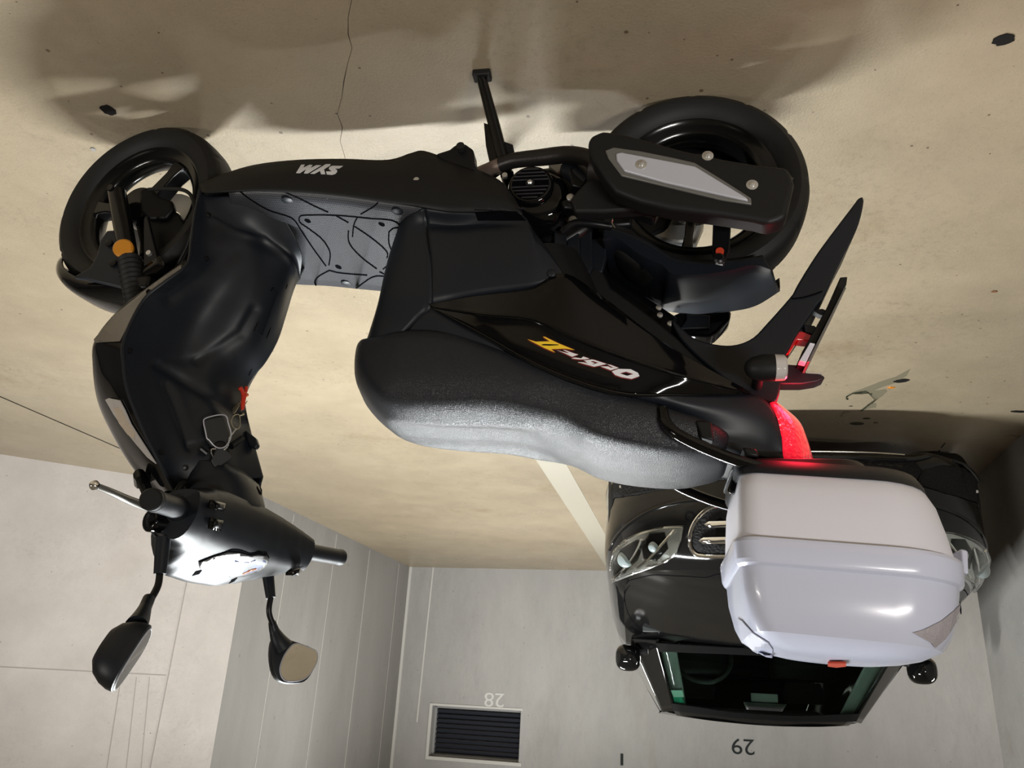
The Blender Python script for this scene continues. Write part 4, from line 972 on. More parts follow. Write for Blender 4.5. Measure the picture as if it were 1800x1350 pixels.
decal('lid_corner_flap', [Qc([(580, 870), (600, 880), (640, 925), (700, 965), (716, 990), (714, 1026), (690, 1024), (640, 995), (600, 950)])], lid, M['white'], lid, step=6, off=.0004, thick=.0016, fallback_s=0)
for sx in (.165, -.55):
    pass
obj('case_latch', *px_prism([(1689, 964), (1702, 968), (1703, 1010), (1692, 1006)], -.06, .05), M['white'], tc_, bevel=.003)
base = [cs(-.200, .14, .14, .07, .880), cs(-.200, .155, .155, .08, .884), cs(-.203, .160, .172, .085, .905), cs(-.205, .158, .176, .085, .913)]
obj('case_base_tray', *loft(base), M['matte'], sc, angle=50)

# ---- engine, exhaust, rear hugger, stand
blk = obj('engine_block', *px_prism([(905, 300), (960, 292), (1035, 285), (1050, 330), (1040, 400), (1000, 425), (955, 430), (930, 400), (905, 350)], -.075, .13), M['dark'], sc, bevel=.012)
obj('cylinder', *px_prism([(1030, 330), (1080, 338), (1110, 352), (1112, 395), (1060, 400), (1030, 380)], -.06, .11), M['dark'], blk, bevel=.008)
obj('crankcase_rib', *px_prism([(988, 378), (1014, 376), (1018, 386), (1008, 392), (988, 386)], -.09, .03), M['alu'], blk, bevel=.004)
obj('crankcase_rib', *px_prism([(962, 283), (986, 280), (990, 300), (978, 306), (966, 296)], -.09, .03), M['alu'], blk, bevel=.004)
fcn = P(938, 342, -.135); 
obj('fan_shroud', *lathe([(-.05, .074), (-.01, .071), (.008, .062), (.016, .055), (.020, .046)], P(948, 350, -.11), (0, -1, 0), 48), M['gloss'], sc, angle=50)
fan = obj('fan_cover', *lathe([(0, .047), (.006, .048), (.013, .045), (.015, .040)], P(934, 331, -.128), (0, -1, 0), 48), M['gloss'], sc, angle=50)
obj('fan_well', *lathe([(.0152, .0385), (.0156, .0385)], P(934, 331, -.128), (0, -1, 0), 48), M['groove'], fan)
fc0 = P(934, 331, -.128) + V((0, -.0175, 0))
for i in range(-4, 5):
    if i == 0: continue
    z = i * .0086; hw_ = math.sqrt(.0385 ** 2 - z * z)
    obj('fan_grille_bar', *box(fc0 + V((-hw_, -.002, z - .0013)), fc0 + V((hw_, .001, z + .0013))), M['grillebar'], fan, bevel=.0006)
obj('fan_hub', *lathe([(0, .010), (.003, .0095), (.004, .006)], fc0, (0, -1, 0), 24), M['dark'], fan)
obj('fan_bolt', *lathe([(.003, .0055), (.006, .0055), (.008, .003)], fc0, (0, -1, 0), 16), M['steel'], fan)
obj('bolt', *lathe([(0, .006), (.008, .006)], P(888, 311, -.12), (0, -1, 0), 12), M['steel'], blk)
obj('header_pipe', *tube([P(838, 308, -.06), P(858, 300, -.085), P(885, 288, -.105)], .0165, 16), M['rust'], sc)
obj('exhaust_pipe', *tube([P(880, 290, -.104), P(905, 282, -.115), P(950, 277, -.135), P(1000, 272, -.16), P(1040, 280, -.19), P(1070, 300, -.20)], [.0165, .017, .018, .018, .017, .017], 16), M['pipe'], sc)
ex = obj('exhaust_muffler', *px_prism([(1032, 252), (1038, 237), (1060, 228), (1100, 234), (1150, 248), (1200, 262), (1270, 277), (1330, 287), (1383, 292), (1392, 305), (1397, 322), (1392, 345), (1384, 380), (1370, 387), (1352, 393), (1325, 386), (1260, 376), (1180, 366), (1125, 353), (1082, 336), (1062, 312), (1042, 280)], -.262, .045), M['skirt'], sc, bevel=.016, seg=5)
p_a, p_b = P(1050, 285, -.20), P(1375, 345, -.20)
obj('muffler_core', *tube([p_a + V((.01, .015, .0)), p_b + V((-.012, .015, 0))], .042, 28, 0), M['pipe'], ex)
Qe = lambda L: [(980 + x / 2.935, 150 + y / 2.935) for x, y in L]
s1_ = obj('muffler_trim', *px_prism(Qe([(245, 335), (290, 318), (430, 338), (600, 372), (710, 398), (860, 490), (1000, 580), (1002, 614), (850, 590), (600, 530), (330, 465), (262, 375)]), -.266, .012), M['silver_edge'], ex, bevel=.002)
obj('muffler_trim_face', *px_prism(Qe([(300, 350), (330, 343), (560, 386), (712, 416), (850, 500), (978, 578), (985, 595), (850, 565), (560, 500), (345, 440), (305, 385)]), -.270, .008), M['silver'], s1_, bevel=.0025)
for x, y in ((1127, 289), (1244, 274), (1322, 325)):
    c = P(x, y, -.2622 if x > 1200 else -.2702)
    b_ = obj('muffler_bolt', *lathe([(-.004, .0105), (.0008, .0105), (.0012, .009)], c, (0, -1, 0), 24), M['steel'], ex)
    obj('bolt_head', *lathe([(.001, .0055), (.004, .0052), (.005, .003)], c, (0, -1, 0), 16), M['steel'], b_)
obj('heat_guard', *px_prism([(1002, 348), (1030, 318), (1058, 300), (1100, 335), (1180, 358), (1150, 366), (1060, 372), (1010, 372)], -.20, .03), M['skirt'], ex, bevel=.006)
obj('muffler_bracket', *px_prism([(1255, 350), (1287, 356), (1283, 440), (1274, 464), (1256, 460), (1252, 440)], -.125, .012), M['dark'], sc, bevel=.003)
obj('bolt', *lathe([(0, .011), (.006, .011), (.009, .007)], P(1263, 456, -.126), (0, -1, 0), 16), M['dark'], sc)
obj('bolt', *lathe([(0, .008), (.006, .008)], P(1265, 444, -.126), (0, -1, 0), 16), M['redmark'], sc)
arm = obj('swing_arm', *px_prism([(985, 352), (1003, 347), (1040, 345), (1085, 346), (1120, 356), (1160, 366), (1150, 385), (1110, 372), (1060, 366), (1010, 367), (990, 366)], -.155, .03), M['dark'], sc, bevel=.006)
obj('bolt', *lathe([(0, .008), (.006, .008), (.008, .005)], P(1003, 349, -.157), (0, -1, 0), 12), M['steel'], arm)
obj('intake_duct', *tube([P(1000, 295, -.12), P(1015, 308, -.13), P(1032, 325, -.13)], .022, 16), M['matte'], blk)
obj('sensor_plug', *px_prism([(1000, 296), (1016, 284), (1034, 318), (1022, 330), (1004, 326)], -.15, .03), M['dark'], blk, bevel=.004)
obj('breather_pipe', *tube([P(988, 408, -.10), P(1010, 393, -.11), P(1040, 393, -.11), P(1075, 398, -.10)], .0085, 12), M['dark'], sc)
for i, x in enumerate((985, 1008, 1030)):
    obj('cooling_panel', *px_prism([(x - 12, 402), (x + 10, 404), (x + 12, 470), (x, 490), (x - 12, 452)], -.085 + .012 * i, .02), M['matte'], blk, bevel=.003)
obj('cooling_panel', *px_prism([(1040, 420), (1064, 415), (1066, 450), (1058, 480), (1042, 475), (1034, 450)], -.05, .02), M['matte'], blk, bevel=.003)
obj('gold_wire', *tube([P(1074, 378, -.13), P(1077, 386, -.135), P(1076, 392, -.13), P(1081, 400, -.13)], .0012, 6), M['brass'], blk)
obj('axle_boss', *lathe([(-.02, .045), (.02, .042), (.028, .030)], V((0, -.07, .246)), (0, -1, 0), 32), M['dark'], sc)
obj('light_blocking_case', *box((.08, .09, .34), (.36, .14, .49)), M['iron'], sc, bevel=.02)  # unseen filler added to block lamp light leaking into the floor shadow
obj('gearbox_case', *px_prism([(1150, 330), (1200, 320), (1240, 345), (1238, 390), (1222, 428), (1190, 430), (1140, 420), (1100, 410)], .075, .05), M['alu'], sc, bevel=.012)
obj('transmission_case', *px_prism([(960, 300), (1060, 290), (1130, 262), (1190, 238), (1270, 240), (1325, 270), (1330, 320), (1290, 345), (1240, 340), (1200, 350), (1175, 405), (1130, 425), (1120, 468), (1040, 470), (960, 440)], .07, .07), M['dark'], sc, bevel=.015)
hA = [(1062, 402), (1079, 400), (1130, 418), (1168, 442), (1190, 452), (1226, 458), (1280, 457), (1320, 452), (1340, 448)]
hB = [(1060, 421), (1083, 418), (1126, 448), (1164, 466), (1182, 481), (1226, 483), (1280, 476), (1325, 466), (1357, 475)]
hC = [(1070, 489), (1101, 510), (1143, 533), (1160, 543), (1170, 547), (1226, 553), (1288, 547), (1330, 537), (1371, 512)]
ra, rb, rc_ = [P(x, y, -.080) for x, y in hA], [P(x, y, -.083) for x, y in hB], [P(x, y, .083) for x, y in hC]
rm_ = [(a + b) / 2 + V((0, 0, .004)) for a, b in zip(rb, rc_)]
rb2 = [a.lerp(b, .05) + V((0, 0, .002)) for a, b in zip(rb, rc_)]; ra2 = [a.lerp(b, .92) for a, b in zip(ra, rb)]
rd_ = [V((p.x, .080, p.z - .03)) for p in rc_]
hug = obj('rear_hugger', *rails([ra, ra2, rb, rb2, rm_, rc_, rd_], 60, 3, lin=True, keep=True), M['matte'], sc, angle=50, solid=.003)
af = obj('air_filter_box', *px_prism([(1178, 556), (1200, 545), (1286, 545), (1284, 560), (1259, 585), (1247, 592), (1193, 588), (1180, 581)], .105, .055), M['gloss'], sc, bevel=.006)
obj('air_filter_cover', *px_prism([(1186, 578), (1198, 574), (1206, 562), (1206, 552), (1248, 554), (1248, 577)], .098, .01), M['matte'], af, bevel=.003)
obj('shock_absorber', *tube([P(1060, 490, .06), P(1120, 532, .06), P(1180, 572, .06)], .020, 16), M['iron'], sc)
obj('inner_fender', *px_prism([(990, 440), (1040, 430), (1066, 470), (1074, 497), (1108, 520), (1145, 545), (1182, 566), (1215, 612), (1100, 600), (1000, 500)], .02, .03), M['iron'], sc, bevel=.003)
for x, y in ((1158, 542), (1178, 570), (1160, 555)):
    obj('bolt', *lathe([(0, .006), (.005, .006), (.006, .003)], P(x, y, -.01), (0, -1, 0), 10), M['steel'], af)
# centre stand
sp = P(890, 285, -.10); ft = on = G(848, 128, 0) - SR
ftl = V((ft.dot(SA), ft.dot(SN), 0)); ftl.z = .0
k0 = V((ftl.x, ftl.y, .022))
def stand_leg(s):
    a = V((sp.x, s * .085, sp.z + .02)); b = V((k0.x, s * abs(k0.y), .018))
    o = obj('stand_leg', *tube([a, a.lerp(b, .5) + V((0, s * -.004, 0)), b], [.0135, .0135, .0115], 14, 12), M['gloss'], stand)
    obj('stand_foot', *box(b + V((-.020, -.014, -.018)), b + V((.020, .014, -.002))), M['rubber'], o, bevel=.003)
    return a, b
stand = obj('centre_stand', *tube([V((sp.x, -.085, sp.z + .02)), V((sp.x, .085, sp.z + .02))], .015, 14, 0), M['dark'], sc)
a, b = stand_leg(-1); stand_leg(1)
obj('stand_gusset', *prism([a.lerp(b, .05), a.lerp(b, .5), a.lerp(b, .56) + V((.020, 0, .004)), a.lerp(b, .3) + V((.030, 0, 0)), a + V((.03, 0, .01))], (0, .005, 0)), M['gloss'], stand, bevel=.001)
obj('stand_spring_tab', *prism([a.lerp(b, .06) + V((-.012, 0, 0)), a.lerp(b, .34) + V((-.012, 0, 0)), a.lerp(b, .30) + V((-.030, 0, 0)), a.lerp(b, .10) + V((-.028, 0, 0))], (0, .006, 0)), M['dark'], stand, bevel=.001)

# ---- bunch of keys hanging at the ignition
ko, kn = onshield(392, 745, .022)
key = empty('key_bunch', sc_w := (SR + SA * lp.x + SN * lp.y + V((0, 0, lp.z))), YAW, 'bunch of keys with black fob and red cord hanging from the scooter ignition', 'keys')
def kp(x, y, off): q_, n_ = onshield(x, y, off); return q_
def klocal(o):
    for v in o.data.vertices: v.co = v.co - lp
    return o
Qk = lambda L: [(330 + x / 7.108, 670 + y / 7.108) for x, y in L]
def kpoly(name, pts, off, th, m, parent=key, bev=.0008, sm=0):
    p = [kp(x, y, off) for x, y in Qk(pts)]
    n_ = (p[1] - p[0]).cross(p[len(p) // 2] - p[0]).normalized()
    c_ = sum(p, V((0, 0, 0))) / len(p); p = [q_ - n_ * (q_ - c_).dot(n_) for q_ in p]
    if sm: p = cr(p, sm, closed=True)
    return klocal(obj(name, *prism(p, n_ * th), m, parent, bevel=bev))
fobp = [(180, 580), (200, 525), (330, 487), (390, 500), (420, 590), (450, 700), (440, 790), (400, 870), (330, 870), (250, 800), (210, 730), (195, 650)]
fob = kpoly('remote_fob', fobp, .016, .010, M['fob'], sm=40, bev=.002)
pf = cr([kp(x, y, .024) for x, y in Qk(fobp)], 44, closed=True)
klocal(obj('fob_edge', *tube(pf + [pf[0]], .0013, 6, 80), M['silver'], fob))
kpoly('key', [(455, 430), (460, 385), (495, 350), (505, 300), (510, 200), (530, 165), (552, 190), (560, 260), (548, 310), (560, 360), (580, 400), (578, 450), (545, 480), (490, 480)], .020, .002, M['brass'], sm=40)
klocal(obj('key_ring', *tube([kp(x, y, .02) for x, y in Qk([(460, 500), (450, 560), (475, 620), (510, 645), (550, 615), (560, 540), (545, 490), (500, 478), (462, 498)])], .0011, 8, 60), M['brass'], key))
klocal(obj('key_ring', *tube([kp(x, y, .02) for x, y in Qk([(555, 500), (590, 495), (612, 455), (600, 420)])], .0014, 8, 30), M['brass'], key))
klocal(obj('key_chain', *tube([kp(x, y, .021) for x, y in Qk([(500, 640), (475, 690), (450, 760), (430, 850), (400, 900)])], [(.0024 if i % 2 else .0013) for i in range(23)], 8, 45), M['steel'], key))
klocal(obj('key_ring', *tube([kp(x, y, .019) for x, y in Qk([(330, 880), (280, 890), (290, 950), (320, 1000)])], .0016, 8, 30), M['chrome'], key))
for L_ in ([(555, 90), (575, 140), (580, 220), (575, 300), (572, 380)], [(570, 80), (590, 160), (600, 250)], [(640, 65), (625, 120), (605, 180), (590, 250), (580, 330)], [(650, 190), (610, 220), (590, 260)]):
    klocal(obj('red_cord', *tube([kp(x, y, .019 + .002 * i) for i, (x, y) in enumerate(Qk(L_))], .0036, 8), M['redtag'], key))
for x, y in ((600, 165), (625, 205), (595, 240), (580, 340)):
    q_ = kp(*Qk([(x, y)])[0], .024)
    klocal(obj('gold_bead', *lathe([(-.002, .0008), (0, .0024), (.002, .0008)], q_, (0, -1, 0), 10), M['goldtag'], key))
kpoly('key_head', [(340, 870), (400, 860), (470, 970), (475, 1000), (340, 1110), (280, 1010)], .022, .006, M['fob'], bev=.002)
kpoly('key', [(585, 390), (620, 320), (645, 275), (650, 285), (625, 350), (600, 400)], .020, .002, M['brass'])

# ================================================================== the parked car
C0 = V((-1.29, 3.384, 0)); PSI = RD(10); cX = V((cos(PSI), sin(PSI), 0)); cY = V((-sin(PSI), cos(PSI), 0))
car = empty('hatchback_car', C0, PSI, 'small black hatchback car with chrome grille parked nose-out below number 29', 'car')
def C(x, y, t):
    r = ray(x, y); k = (C0 + cY * t - CAM).dot(cY) / r.dot(cY); q_ = CAM + r * k - C0
    return V((q_.dot(cX), t, q_.z))
def lut(tab, x):
    if x <= tab[0][0]: return tab[0][1]
    for (a, fa), (b, fb) in zip(tab, tab[1:]):
        if x <= b: 
            t = (x - a) / (b - a); return fa + (fb - fa) * t
    return tab[-1][1]
plan = cr([V((x, y, 0)) for x, y in [(0, 0), (.15, .002), (.3, .012), (.45, .04), (.58, .09), (.70, .17), (.79, .28), (.85, .42), (.882, .6), (.895, .8), (.90, 1.3), (.90, 2.2), (.885, 3.0), (.84, 3.4), (.68, 3.6), (.4, 3.68), (0, 3.7)]], 110)
def nrm(i):
    a, b = plan[max(0, i - 1)], plan[min(len(plan) - 1, i + 1)]; d = (b - a).normalized(); return V((-d.y, d.x, 0))  # inward
zt_ = [(0, .715), (.25, .70), (.45, .712), (.6, .735), (.9, .80), (1.2, .87), (1.6, .94), (3.2, .97), (3.7, .90)]
zc_ = [(0, .70), (.09, .722), (.2, .765), (.5, .84), (.8, .905), (1.1, .965), (1.25, .98), (3.4, .99), (3.7, .93)]
ins = [(0, .06), (.04, .015), (.12, 0), (.28, .012), (.40, .002), (.62, 0), (.80, .018), (.92, .05), (1.0, .10)]
zlow = lambda X: .195 - .035 * max(0, 1 - abs(X - .6) / .18) if X < .85 else .17
def ins_at(z, y):
    zt = lut(zt_, y); return lut(ins, (z - .18) / (zt - .18))
cols = []
for i, p in enumerate(plan):
    n_ = nrm(i) if 0 < i < len(plan) - 1 else V((0, 1 if i == 0 else -1, 0)); zt = lut(zt_, p.y); z0 = zlow(p.x); col = []
    for v in [0, .04, .08, .12, .2, .28, .34, .40, .5, .62, .7, .8, .86, .92, .96, 1.0]:
        q_ = p + n_ * lut(ins, v); col.append(V((max(0, q_.x), q_.y, z0 + (zt - z0) * v)))
    cols.append(col)
body = obj('body_shell', *mirx(grid(cols)), M['carpaint'], car, angle=50)
topl = [c[-1] for c in cols]
deck = []
for p in topl:
    zc = lut(zc_, p.y); deck.append([V((p.x * k, p.y, p.z + (zc - p.z) * (1 - k ** 2.2))) for k in (1, .93, .85, .7, .5, .3, .15, 0)])
bonnet = obj('bonnet', *mirx(grid(deck)), M['carpaint'], car, angle=50)
def fasc(X, z, off=.0):
    """point on the nose surface (abs X), pushed out by off"""
    ax_ = min(abs(X), .889); lo, hi = 0.0, 55.0
    for _ in range(26):
        md_i = (lo + hi) / 2; a_ = int(md_i); f_ = md_i - a_
        pl_ = plan[a_].lerp(plan[a_ + 1], f_); n_ = (nrm(max(1, a_)).lerp(nrm(a_ + 1), f_)).normalized()
        q_ = pl_ + n_ * (ins_at(z, pl_.y) - off)
        if q_.x < ax_: lo = md_i
        else: hi = md_i
    return V((math.copysign(q_.x, X), q_.y, z))
def nosepanel(name, pts, m, off, th, parent=None, both=True, bev=.003, sub=True):
    for s in ((1, -1) if both else (1,)):
        pp = [fasc(x * s, z, off) for x, z in pts]
        nn = V((0, -1, 0)); 
        vs = pp + [p + V((0, th, 0)) for p in pp]; n = len(pp)
        bm = bmesh.new(); f1_ = bm.faces.new([bm.verts.new(p) for p in pp]); bm.normal_update(); bmesh.ops.triangulate(bm, faces=bm.faces, ngon_method='EAR_CLIP')
        xs = [p.x for p in pp]; t = min(xs) + .04
        while t < max(xs):
            bmesh.ops.bisect_plane(bm, geom=bm.verts[:] + bm.edges[:] + bm.faces[:], plane_co=(t, 0, 0), plane_no=(1, 0, 0)); t += .04
        for v in bm.verts: q_ = fasc(v.co.x, v.co.z, off); v.co = V((v.co.x, q_.y, v.co.z))
        me = bpy.data.meshes.new(name); bm.to_mesh(me); bm.free()
        o = fin(name, me, m, parent or car, smooth=True); k = o.modifiers.new('s', 'SOLIDIFY'); k.thickness = th; k.offset = 0
    return o
def nosetube(name, pts, r, m, parent=None, off=.006, both=True, closed=False):
    for s in ((1, -1) if both else (1,)):
        pp = [V((x * s, 0, z)) for x, z in pts]
        if len(pp) > 2: pp = cr(pp, len(pp) * 7, closed=closed)
        pp = [fasc(p.x, p.z, off) for p in pp]
        if closed: pp.append(pp[0])
        o = obj(name, *tube(pp, r, 8, 0 if len(pp) < 3 else len(pp)), m, parent or car)
    return o
# grille
go = [(0, .662), (.30, .664), (.40, .664), (.455, .655), (.485, .63), (.492, .59), (.475, .54), (.44, .49), (.40, .462), (.33, .448), (0, .440)]
nosepanel('grille_mesh', go, M['carmesh'], .004, .004)
nosetube('grille_surround', [(0, .664), (.2, .665), (.42, .664), (.475, .648), (.492, .60), (.478, .54), (.44, .488), (.39, .458), (.3, .446), (.15, .442), (0, .440)], .009, M['chrome'], off=.010)
for z, xe in ((.602, .455), (.535, .430)):
    nosepanel('grille_bar', [(0, z + .014), (xe - .02, z + .014), (xe, z), (xe - .02, z - .012), (0, z - .014)], M['chrome'], .020, .012)
# lower intake, mesh, lip and chrome strip
nosepanel('fog_mesh', [(.47, .335), (.60, .36), (.72, .365), (.80, .35), (.845, .33), (.85, .27), (.80, .235), (.70, .225), (.60, .235), (.50, .27)], M['carmesh'], .004, .004)
nosepanel('lower_intake', [(0, .33), (.46, .335), (.50, .27), (.47, .235), (0, .235)], M['carmesh'], .003, .004)
nosetube('bumper_lip', [(0, .232), (.30, .232), (.46, .226), (.56, .195), (.63, .188), (.74, .205), (.83, .24)], .010, M['carpaint'], off=.008)
nosetube('chrome_strip', [(0, .207), (.2, .207), (.43, .210)], .0035, M['chrome'], off=.012)
nosetube('bumper_crease', [(.42, .42), (.55, .43), (.68, .46), (.80, .52), (.86, .57)], .007, M['carpaint'], off=.002)
for s in (1, -1):
    obj('bumper_bolt', *lathe([(0, .007), (.004, .007)], fasc(s * .80, .30, .006), (0, -1, 0), 10), M['steel'], car)
# headlamps: dark tub with reflectors, projector, covered by a clear glass
hp = [(.515, .538), (.60, .536), (.70, .548), (.78, .568), (.835, .60), (.862, .65), (.855, .70), (.815, .705), (.74, .705), (.66, .695), (.59, .678), (.55, .655), (.528, .60)]
for s in (1, -1):
    def one(name, pts, m, off, th, parent): 
        pp = [(x * s, z) for x, z in pts]
        bm = bmesh.new(); bm.faces.new([bm.verts.new((x, 0, z)) for x, z in pp]); bm.normal_update(); bmesh.ops.triangulate(bm, faces=bm.faces, ngon_method='EAR_CLIP')
        t = min(x for x, z in pp) + .015
        while t < max(x for x, z in pp):
            bmesh.ops.bisect_plane(bm, geom=bm.verts[:] + bm.edges[:] + bm.faces[:], plane_co=(t, 0, 0), plane_no=(1, 0, 0)); t += .015
        t = .5
        while t < .75:
            bmesh.ops.bisect_plane(bm, geom=bm.verts[:] + bm.edges[:] + bm.faces[:], plane_co=(0, 0, t), plane_no=(0, 0, 1)); t += .02
        for v in bm.verts: q_ = fasc(v.co.x, v.co.z, off); v.co = V((v.co.x, q_.y, v.co.z))
        me = bpy.data.meshes.new(name); bm.to_mesh(me); bm.free()
        o = fin(name, me, m, parent); k = o.modifiers.new('s', 'SOLIDIFY'); k.thickness = th; k.offset = 0; return o
    hl = one('headlamp', hp, M['reflector'], .002, .004, car)
    one('lamp_bezel', [(.60, .556), (.66, .55), (.70, .60), (.69, .66), (.63, .672), (.585, .63)], M['gloss'], .008, .004, hl)
    one('lamp_bezel', [(.72, .575), (.80, .60), (.845, .65), (.845, .69), (.78, .692), (.72, .66), (.70, .61)], M['gloss'], .008, .004, hl)
    for (x, z, r) in ((.775, .645, .040), (.645, .615, .026)):
        c = fasc(x * s, z, .008); obj('lamp_projector', *lathe([(0, r), (.004, r), (.012, r * .8), (.018, r * .3), (.018, .001)], c, (0.25 * s, -1, 0), 28), M['lampball'], hl)
    def st_(pts, r=.005):
        pp = cr([fasc(x * s, z, .014) for x, z in pts], 24); obj('lamp_chrome', *tube(pp, r, 8, 24), M['chrome'], hl)
    st_([(.555, .552), (.60, .60), (.66, .655), (.72, .69)], .006); st_([(.70, .58), (.735, .64), (.80, .685), (.845, .70)], .006); st_([(.575, .665), (.62, .685), (.68, .69)], .004); st_([(.78, .575), (.835, .61), (.858, .66)], .004)
    one('lamp_glass', hp, M['lamp'], .024, .003, hl)
# bonnet shut lines
for s in (1, -1):
    pp = cr([V((s * x, y, z)) for x, y, z in ((0, .115, .728), (.2, .12, .728), (.36, .15, .722), (.42, .20, .712), (.52, .235, .706), (.66, .33, .712), (.775, .52, .730))], 40)
    bt = bvh(bonnet); bt2 = bvh(body)
    def drop(p):
        h = bt.ray_cast(V((p.x, p.y, 2)), V((0, 0, -1))); return V((p.x, p.y, (h[0].z if h[0] else p.z) + .0005))
    obj('bonnet_seam', *tube([drop(p) for p in pp], .0022, 6, 60), M['groove'], car)
    pp = cr([V((s * x, y, 0)) for x, y in ((.775, .52), (.79, .7), (.785, .9), (.76, 1.05), (.70, 1.2))], 30)
    obj('bonnet_seam', *tube([drop(p) for p in pp], .0022, 6, 50), M['groove'], car)
# greenhouse
bas = [(0, 1.07, .955), (.35, 1.09, .955), (.64, 1.22, .94), (.80, 1.50, .92), (.82, 2.2, .95), (.80, 3.0, .96), (.68, 3.45, .96), (.3, 3.58, .96), (0, 3.6, .96)]
topr = [(0, 1.80, 1.345), (.28, 1.805, 1.342), (.50, 1.88, 1.318), (.575, 2.0, 1.305), (.60, 2.4, 1.32), (.58, 2.9, 1.30), (.50, 3.2, 1.28), (.25, 3.3, 1.29), (0, 3.32, 1.295)]
def ring_pt(t, k): return V(bas[k]).lerp(V(topr[k]), t)
# roof panel
rt = cr([V(p) for p in topr], 60); roofc = []
for p in rt: roofc.append([V((p.x * k, p.y, p.z + .03 * (1 - k ** 2) * min(1, p.x / .5) ** 2)) for k in (1, .97, .9, .7, .4, .2, 0)])
obj('roof', *mirx(grid(roofc)), M['carpaint'], car, angle=40)
lin = obj('roof_lining', *mirx(grid([[V((q_.x * .97, q_.y + (.02 if q_.y < 2.3 else -.02), q_.z - .035)) for q_ in c] for c in roofc])), M['lining'], car)
def seg_surf(k0, k1, t0, t1, n=8, m=8, off=0):
    cb = cr([V(p) for p in bas], 161); ct = cr([V(p) for p in topr], 161); K = len(bas) - 1
    a, b = int(k0 / K * 160), int(k1 / K * 160); out = []
    return None
def gpatch(A, B, Cq, D, bul=0.0, n=10):
    """patch with corners A(base in) B(base out) C(top out) D(top in)"""
    rows_ = []
    for i in range(n + 1):
        u = i / n; bb = A.lerp(B, u); tt = D.lerp(Cq, u)
        if abs(A.x) < 1e-6:
            for e_, p_, r_ in ((bb, A, B), (tt, D, Cq)):
                e_.y = p_.y + (r_.y - p_.y) * u ** 2.2; e_.z = p_.z + (r_.z - p_.z) * u ** 2.2
        rows_.append([bb.lerp(tt, j / n) + V((0, -bul * (1 - u * u) , 0)) for j in range(n + 1)])
    return grid(rows_)
wbi, wbo = V((0, 1.085, .965)), V((.628, 1.22, .948)); wto, wti = V((.525, 1.80, 1.295)), V((0, 1.745, 1.318))
obj('windscreen', *mirx(gpatch(wbi, wbo, wto, wti)), M['glass'], car, solid=.004, angle=60)
obj('windscreen_band', *mirx(gpatch(V((0, 1.685, 1.276)) + V((0, -.006, .004)), V((.535, 1.735, 1.252)) + V((0, -.006, .004)), wto + V((0, -.006, .004)), wti + V((0, -.006, .004)))), M['bandblack'], car, solid=.003)
obj('windscreen_band', *mirx(gpatch(wbi + V((0, -.006, .004)), wbo + V((0, -.006, .004)), V((.615, 1.29, .990)) + V((0, -.006, .004)), V((0, 1.15, .995)) + V((0, -.006, .004)))), M['bandblack'], car, solid=.003)
obj('roof_header', *mirx(gpatch(wti, wto, V((.50, 1.89, 1.325)), V((0, 1.81, 1.35)))), M['carpaint'], car, solid=.02)
for s in (1, -1):
    A_, B_ = V((s * .622, 1.215, .945)), V((s * .765, 1.42, .925)); D_, Q_ = V((s * .515, 1.80, 1.30)), V((s * .585, 1.95, 1.31))
    obj('windscreen_pillar', *gpatch(A_, B_, Q_, D_), M['carpaint'], car, solid=.03)
    obj('pillar_trim', *gpatch(A_ + V((-s * .10, .06, 0)), A_ + V((s * .02, .06, 0)), D_ + V((s * .0, .04, -.02)), D_ + V((-s * .075, .04, -.02))), M['cream'], car, solid=.01)
    obj('side_window', *gpatch(V((s * .77, 1.43, .93)), V((s * .80, 3.0, .96)), V((s * .59, 2.9, 1.30)), V((s * .588, 1.97, 1.305))), M['tint'], car, solid=.01)
    obj('rear_pillar', *gpatch(V((s * .80, 3.0, .955)), V((s * .68, 3.45, .955)), V((s * .50, 3.2, 1.285)), V((s * .59, 2.9, 1.305))), M['carpaint'], car, solid=.02)
    # door mirror
    if s > 0: cm = C(1104, 1156, 1.42)
    else: cm = C(1621, 1178, 1.42)
    n_ = V((0, 1, 0)); loops = []
    for k, (sc_, y) in enumerate(((.3, -.085), (.65, -.07), (.9, -.045), (1, -.01), (1, .03), (.94, .045))):
        loops.append([cm + V((s * .0, y, 0)) + V((.072 * sc_ * math.copysign(abs(cos(t * pi / 12)) ** .75, cos(t * pi / 12)), 0, .074 * sc_ * math.copysign(abs(sin(t * pi / 12)) ** .75, sin(t * pi / 12)))) for t in range(24)])
    dm = obj('door_mirror', *loft(loops), M['carpaint'], car, angle=50)
    obj('mirror_glass', *lathe([(0, .045), (.003, .045)], cm + V((0, .045, 0)), (0, 1, 0), 24), M['mirror'], dm)
    obj('mirror_arm', *tube([cm + V((-s * .06, .0, -.03)), cm + V((-s * .11, .02, -.05)), V((s * .76, 1.46, .93))], .022, 10), M['carmatte'], dm)
    for yy in (.72, 3.02):
        tw = obj('tyre', *lathe([(-.09, .20), (-.09, .27), (-.075, .295), (0, .30), (.075, .295), (.09, .27), (.09, .20)], V((s * .775, yy, .30)), (1, 0, 0), 48), M['rubber'], car, angle=50)
        obj('wheel_disc', *lathe([(0, .20), (.02, .19), (.03, .06), (.035, .03)], V((s * .82, yy, .30)), (s, 0, 0), 32), M['silver'], tw)
obj('rear_window', *mirx(gpatch(V((0, 3.6, .96)), V((.66, 3.46, .96)), V((.48, 3.22, 1.285)), V((0, 3.32, 1.30)))), M['tint'], car, solid=.01)
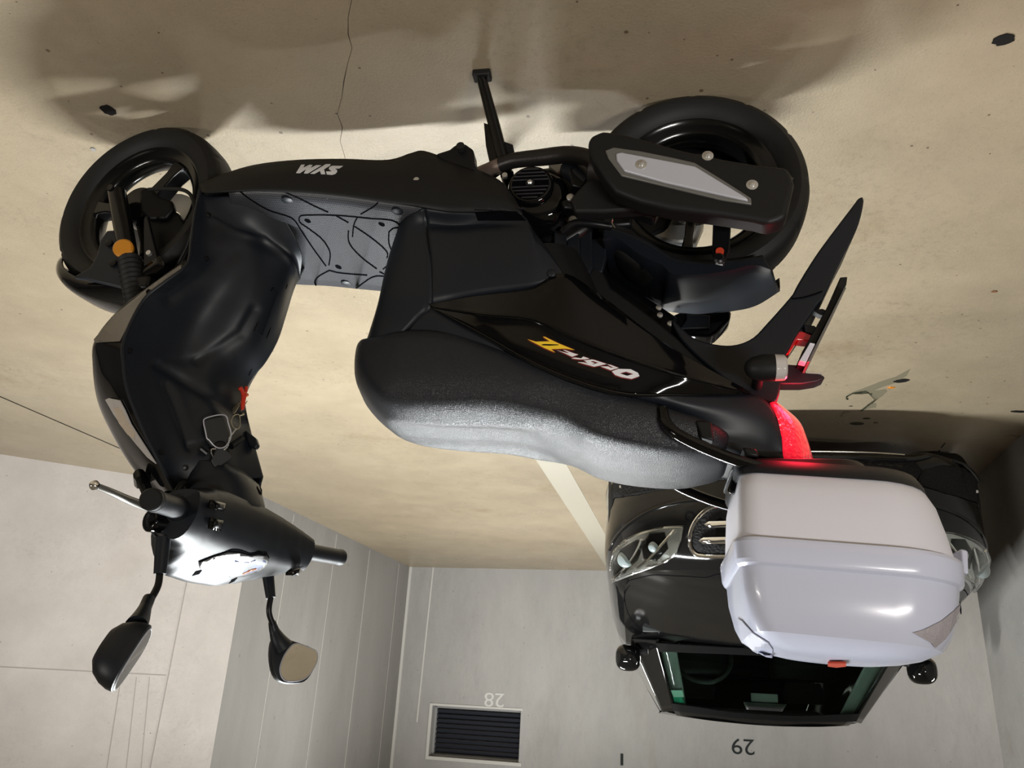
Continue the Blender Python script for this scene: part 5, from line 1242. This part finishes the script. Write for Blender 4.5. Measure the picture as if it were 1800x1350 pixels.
# inside the car
obj('dashboard', *loft([[V((x, 1.30 + .12 * (abs(x) / .65) ** 2, .87)), V((x, 1.26 + .12 * (abs(x) / .65) ** 2, .955)), V((x, 1.50, .965)), V((x, 1.70, .90)), V((x, 1.72, .80))] for x in (-.62, -.4, -.2, 0, .2, .4, .62)]), M['interior'], car, angle=40)
obj('steering_wheel', *tube([V((.34 + .17 * cos(t * pi / 12), 1.80 - .08 * sin(t * pi / 12), .98 + .15 * sin(t * pi / 12))) for t in range(25)], .013, 8), M['interior'], car)
for s in (.35, -.35):
    so = obj('car_seat', *loft([rrect(s, 2.30, .22, .06, .05, .60), rrect(s, 2.36, .23, .07, .05, .85), rrect(s, 2.42, .20, .06, .05, 1.06)]), M['interior'], car)
    obj('head_rest', *loft([rrect(s, 2.43, .11, .04, .035, 1.08), rrect(s, 2.45, .13, .05, .04, 1.14), rrect(s, 2.46, .12, .04, .035, 1.21)]), M['interior'], so)
obj('cabin_floor', *box((-.75, 1.3, .40), (.75, 3.4, .45)), M['interior'], car)
obj('cabin_bulkhead', *box((-.70, 1.10, .42), (.70, 1.16, .90)), M['interior'], car)
obj('rear_bench', *box((-.62, 2.95, .5), (.62, 3.1, 1.05)), M['interior'], car, bevel=.03)
mp_ = C(1344, 1226, 1.62)
rm = obj('interior_mirror', *box(mp_ + V((-.075, 0, -.022)), mp_ + V((.075, .02, .025))), M['cream'], car, bevel=.006)
obj('sensor_housing', *loft([rrect(mp_.x, mp_.y + .0, .12, .02, .015, mp_.z + .03), rrect(mp_.x, mp_.y + .05, .10, .03, .02, mp_.z + .07)]), M['carmatte'], rm)
for nm_, y0_, y1_, m_ in (('park_permit', 1213, 1225, 'stickerlight'), ('park_permit', 1225, 1235, 'sticker')):
    vs = []
    for (x, y) in ((1180, y0_), (1199, y0_), (1203, y1_), (1185, y1_)):
        # on the windscreen plane
        n_ = (wbo - wbi).cross(wti - wbi).normalized(); O = V(((CAM - C0).dot(cX), (CAM - C0).dot(cY), CAM.z)); r = ray(x, y); d = V((r.dot(cX), r.dot(cY), r.z))
        vs.append(O + d * ((wbi - O).dot(n_) / d.dot(n_)) + V((0, -.002, .001)))
    obj(nm_, *prism(vs, (0, .0015, 0)), M[m_], car, smooth=False)
# car-side details nobody sees closely, but real: sills
for s in (1, -1):
    obj('door_sill', *box((min(s * .86, s * .90), 1.1, .16), (max(s * .86, s * .90), 2.65, .22)), M['carmatte'], car, bevel=.01)
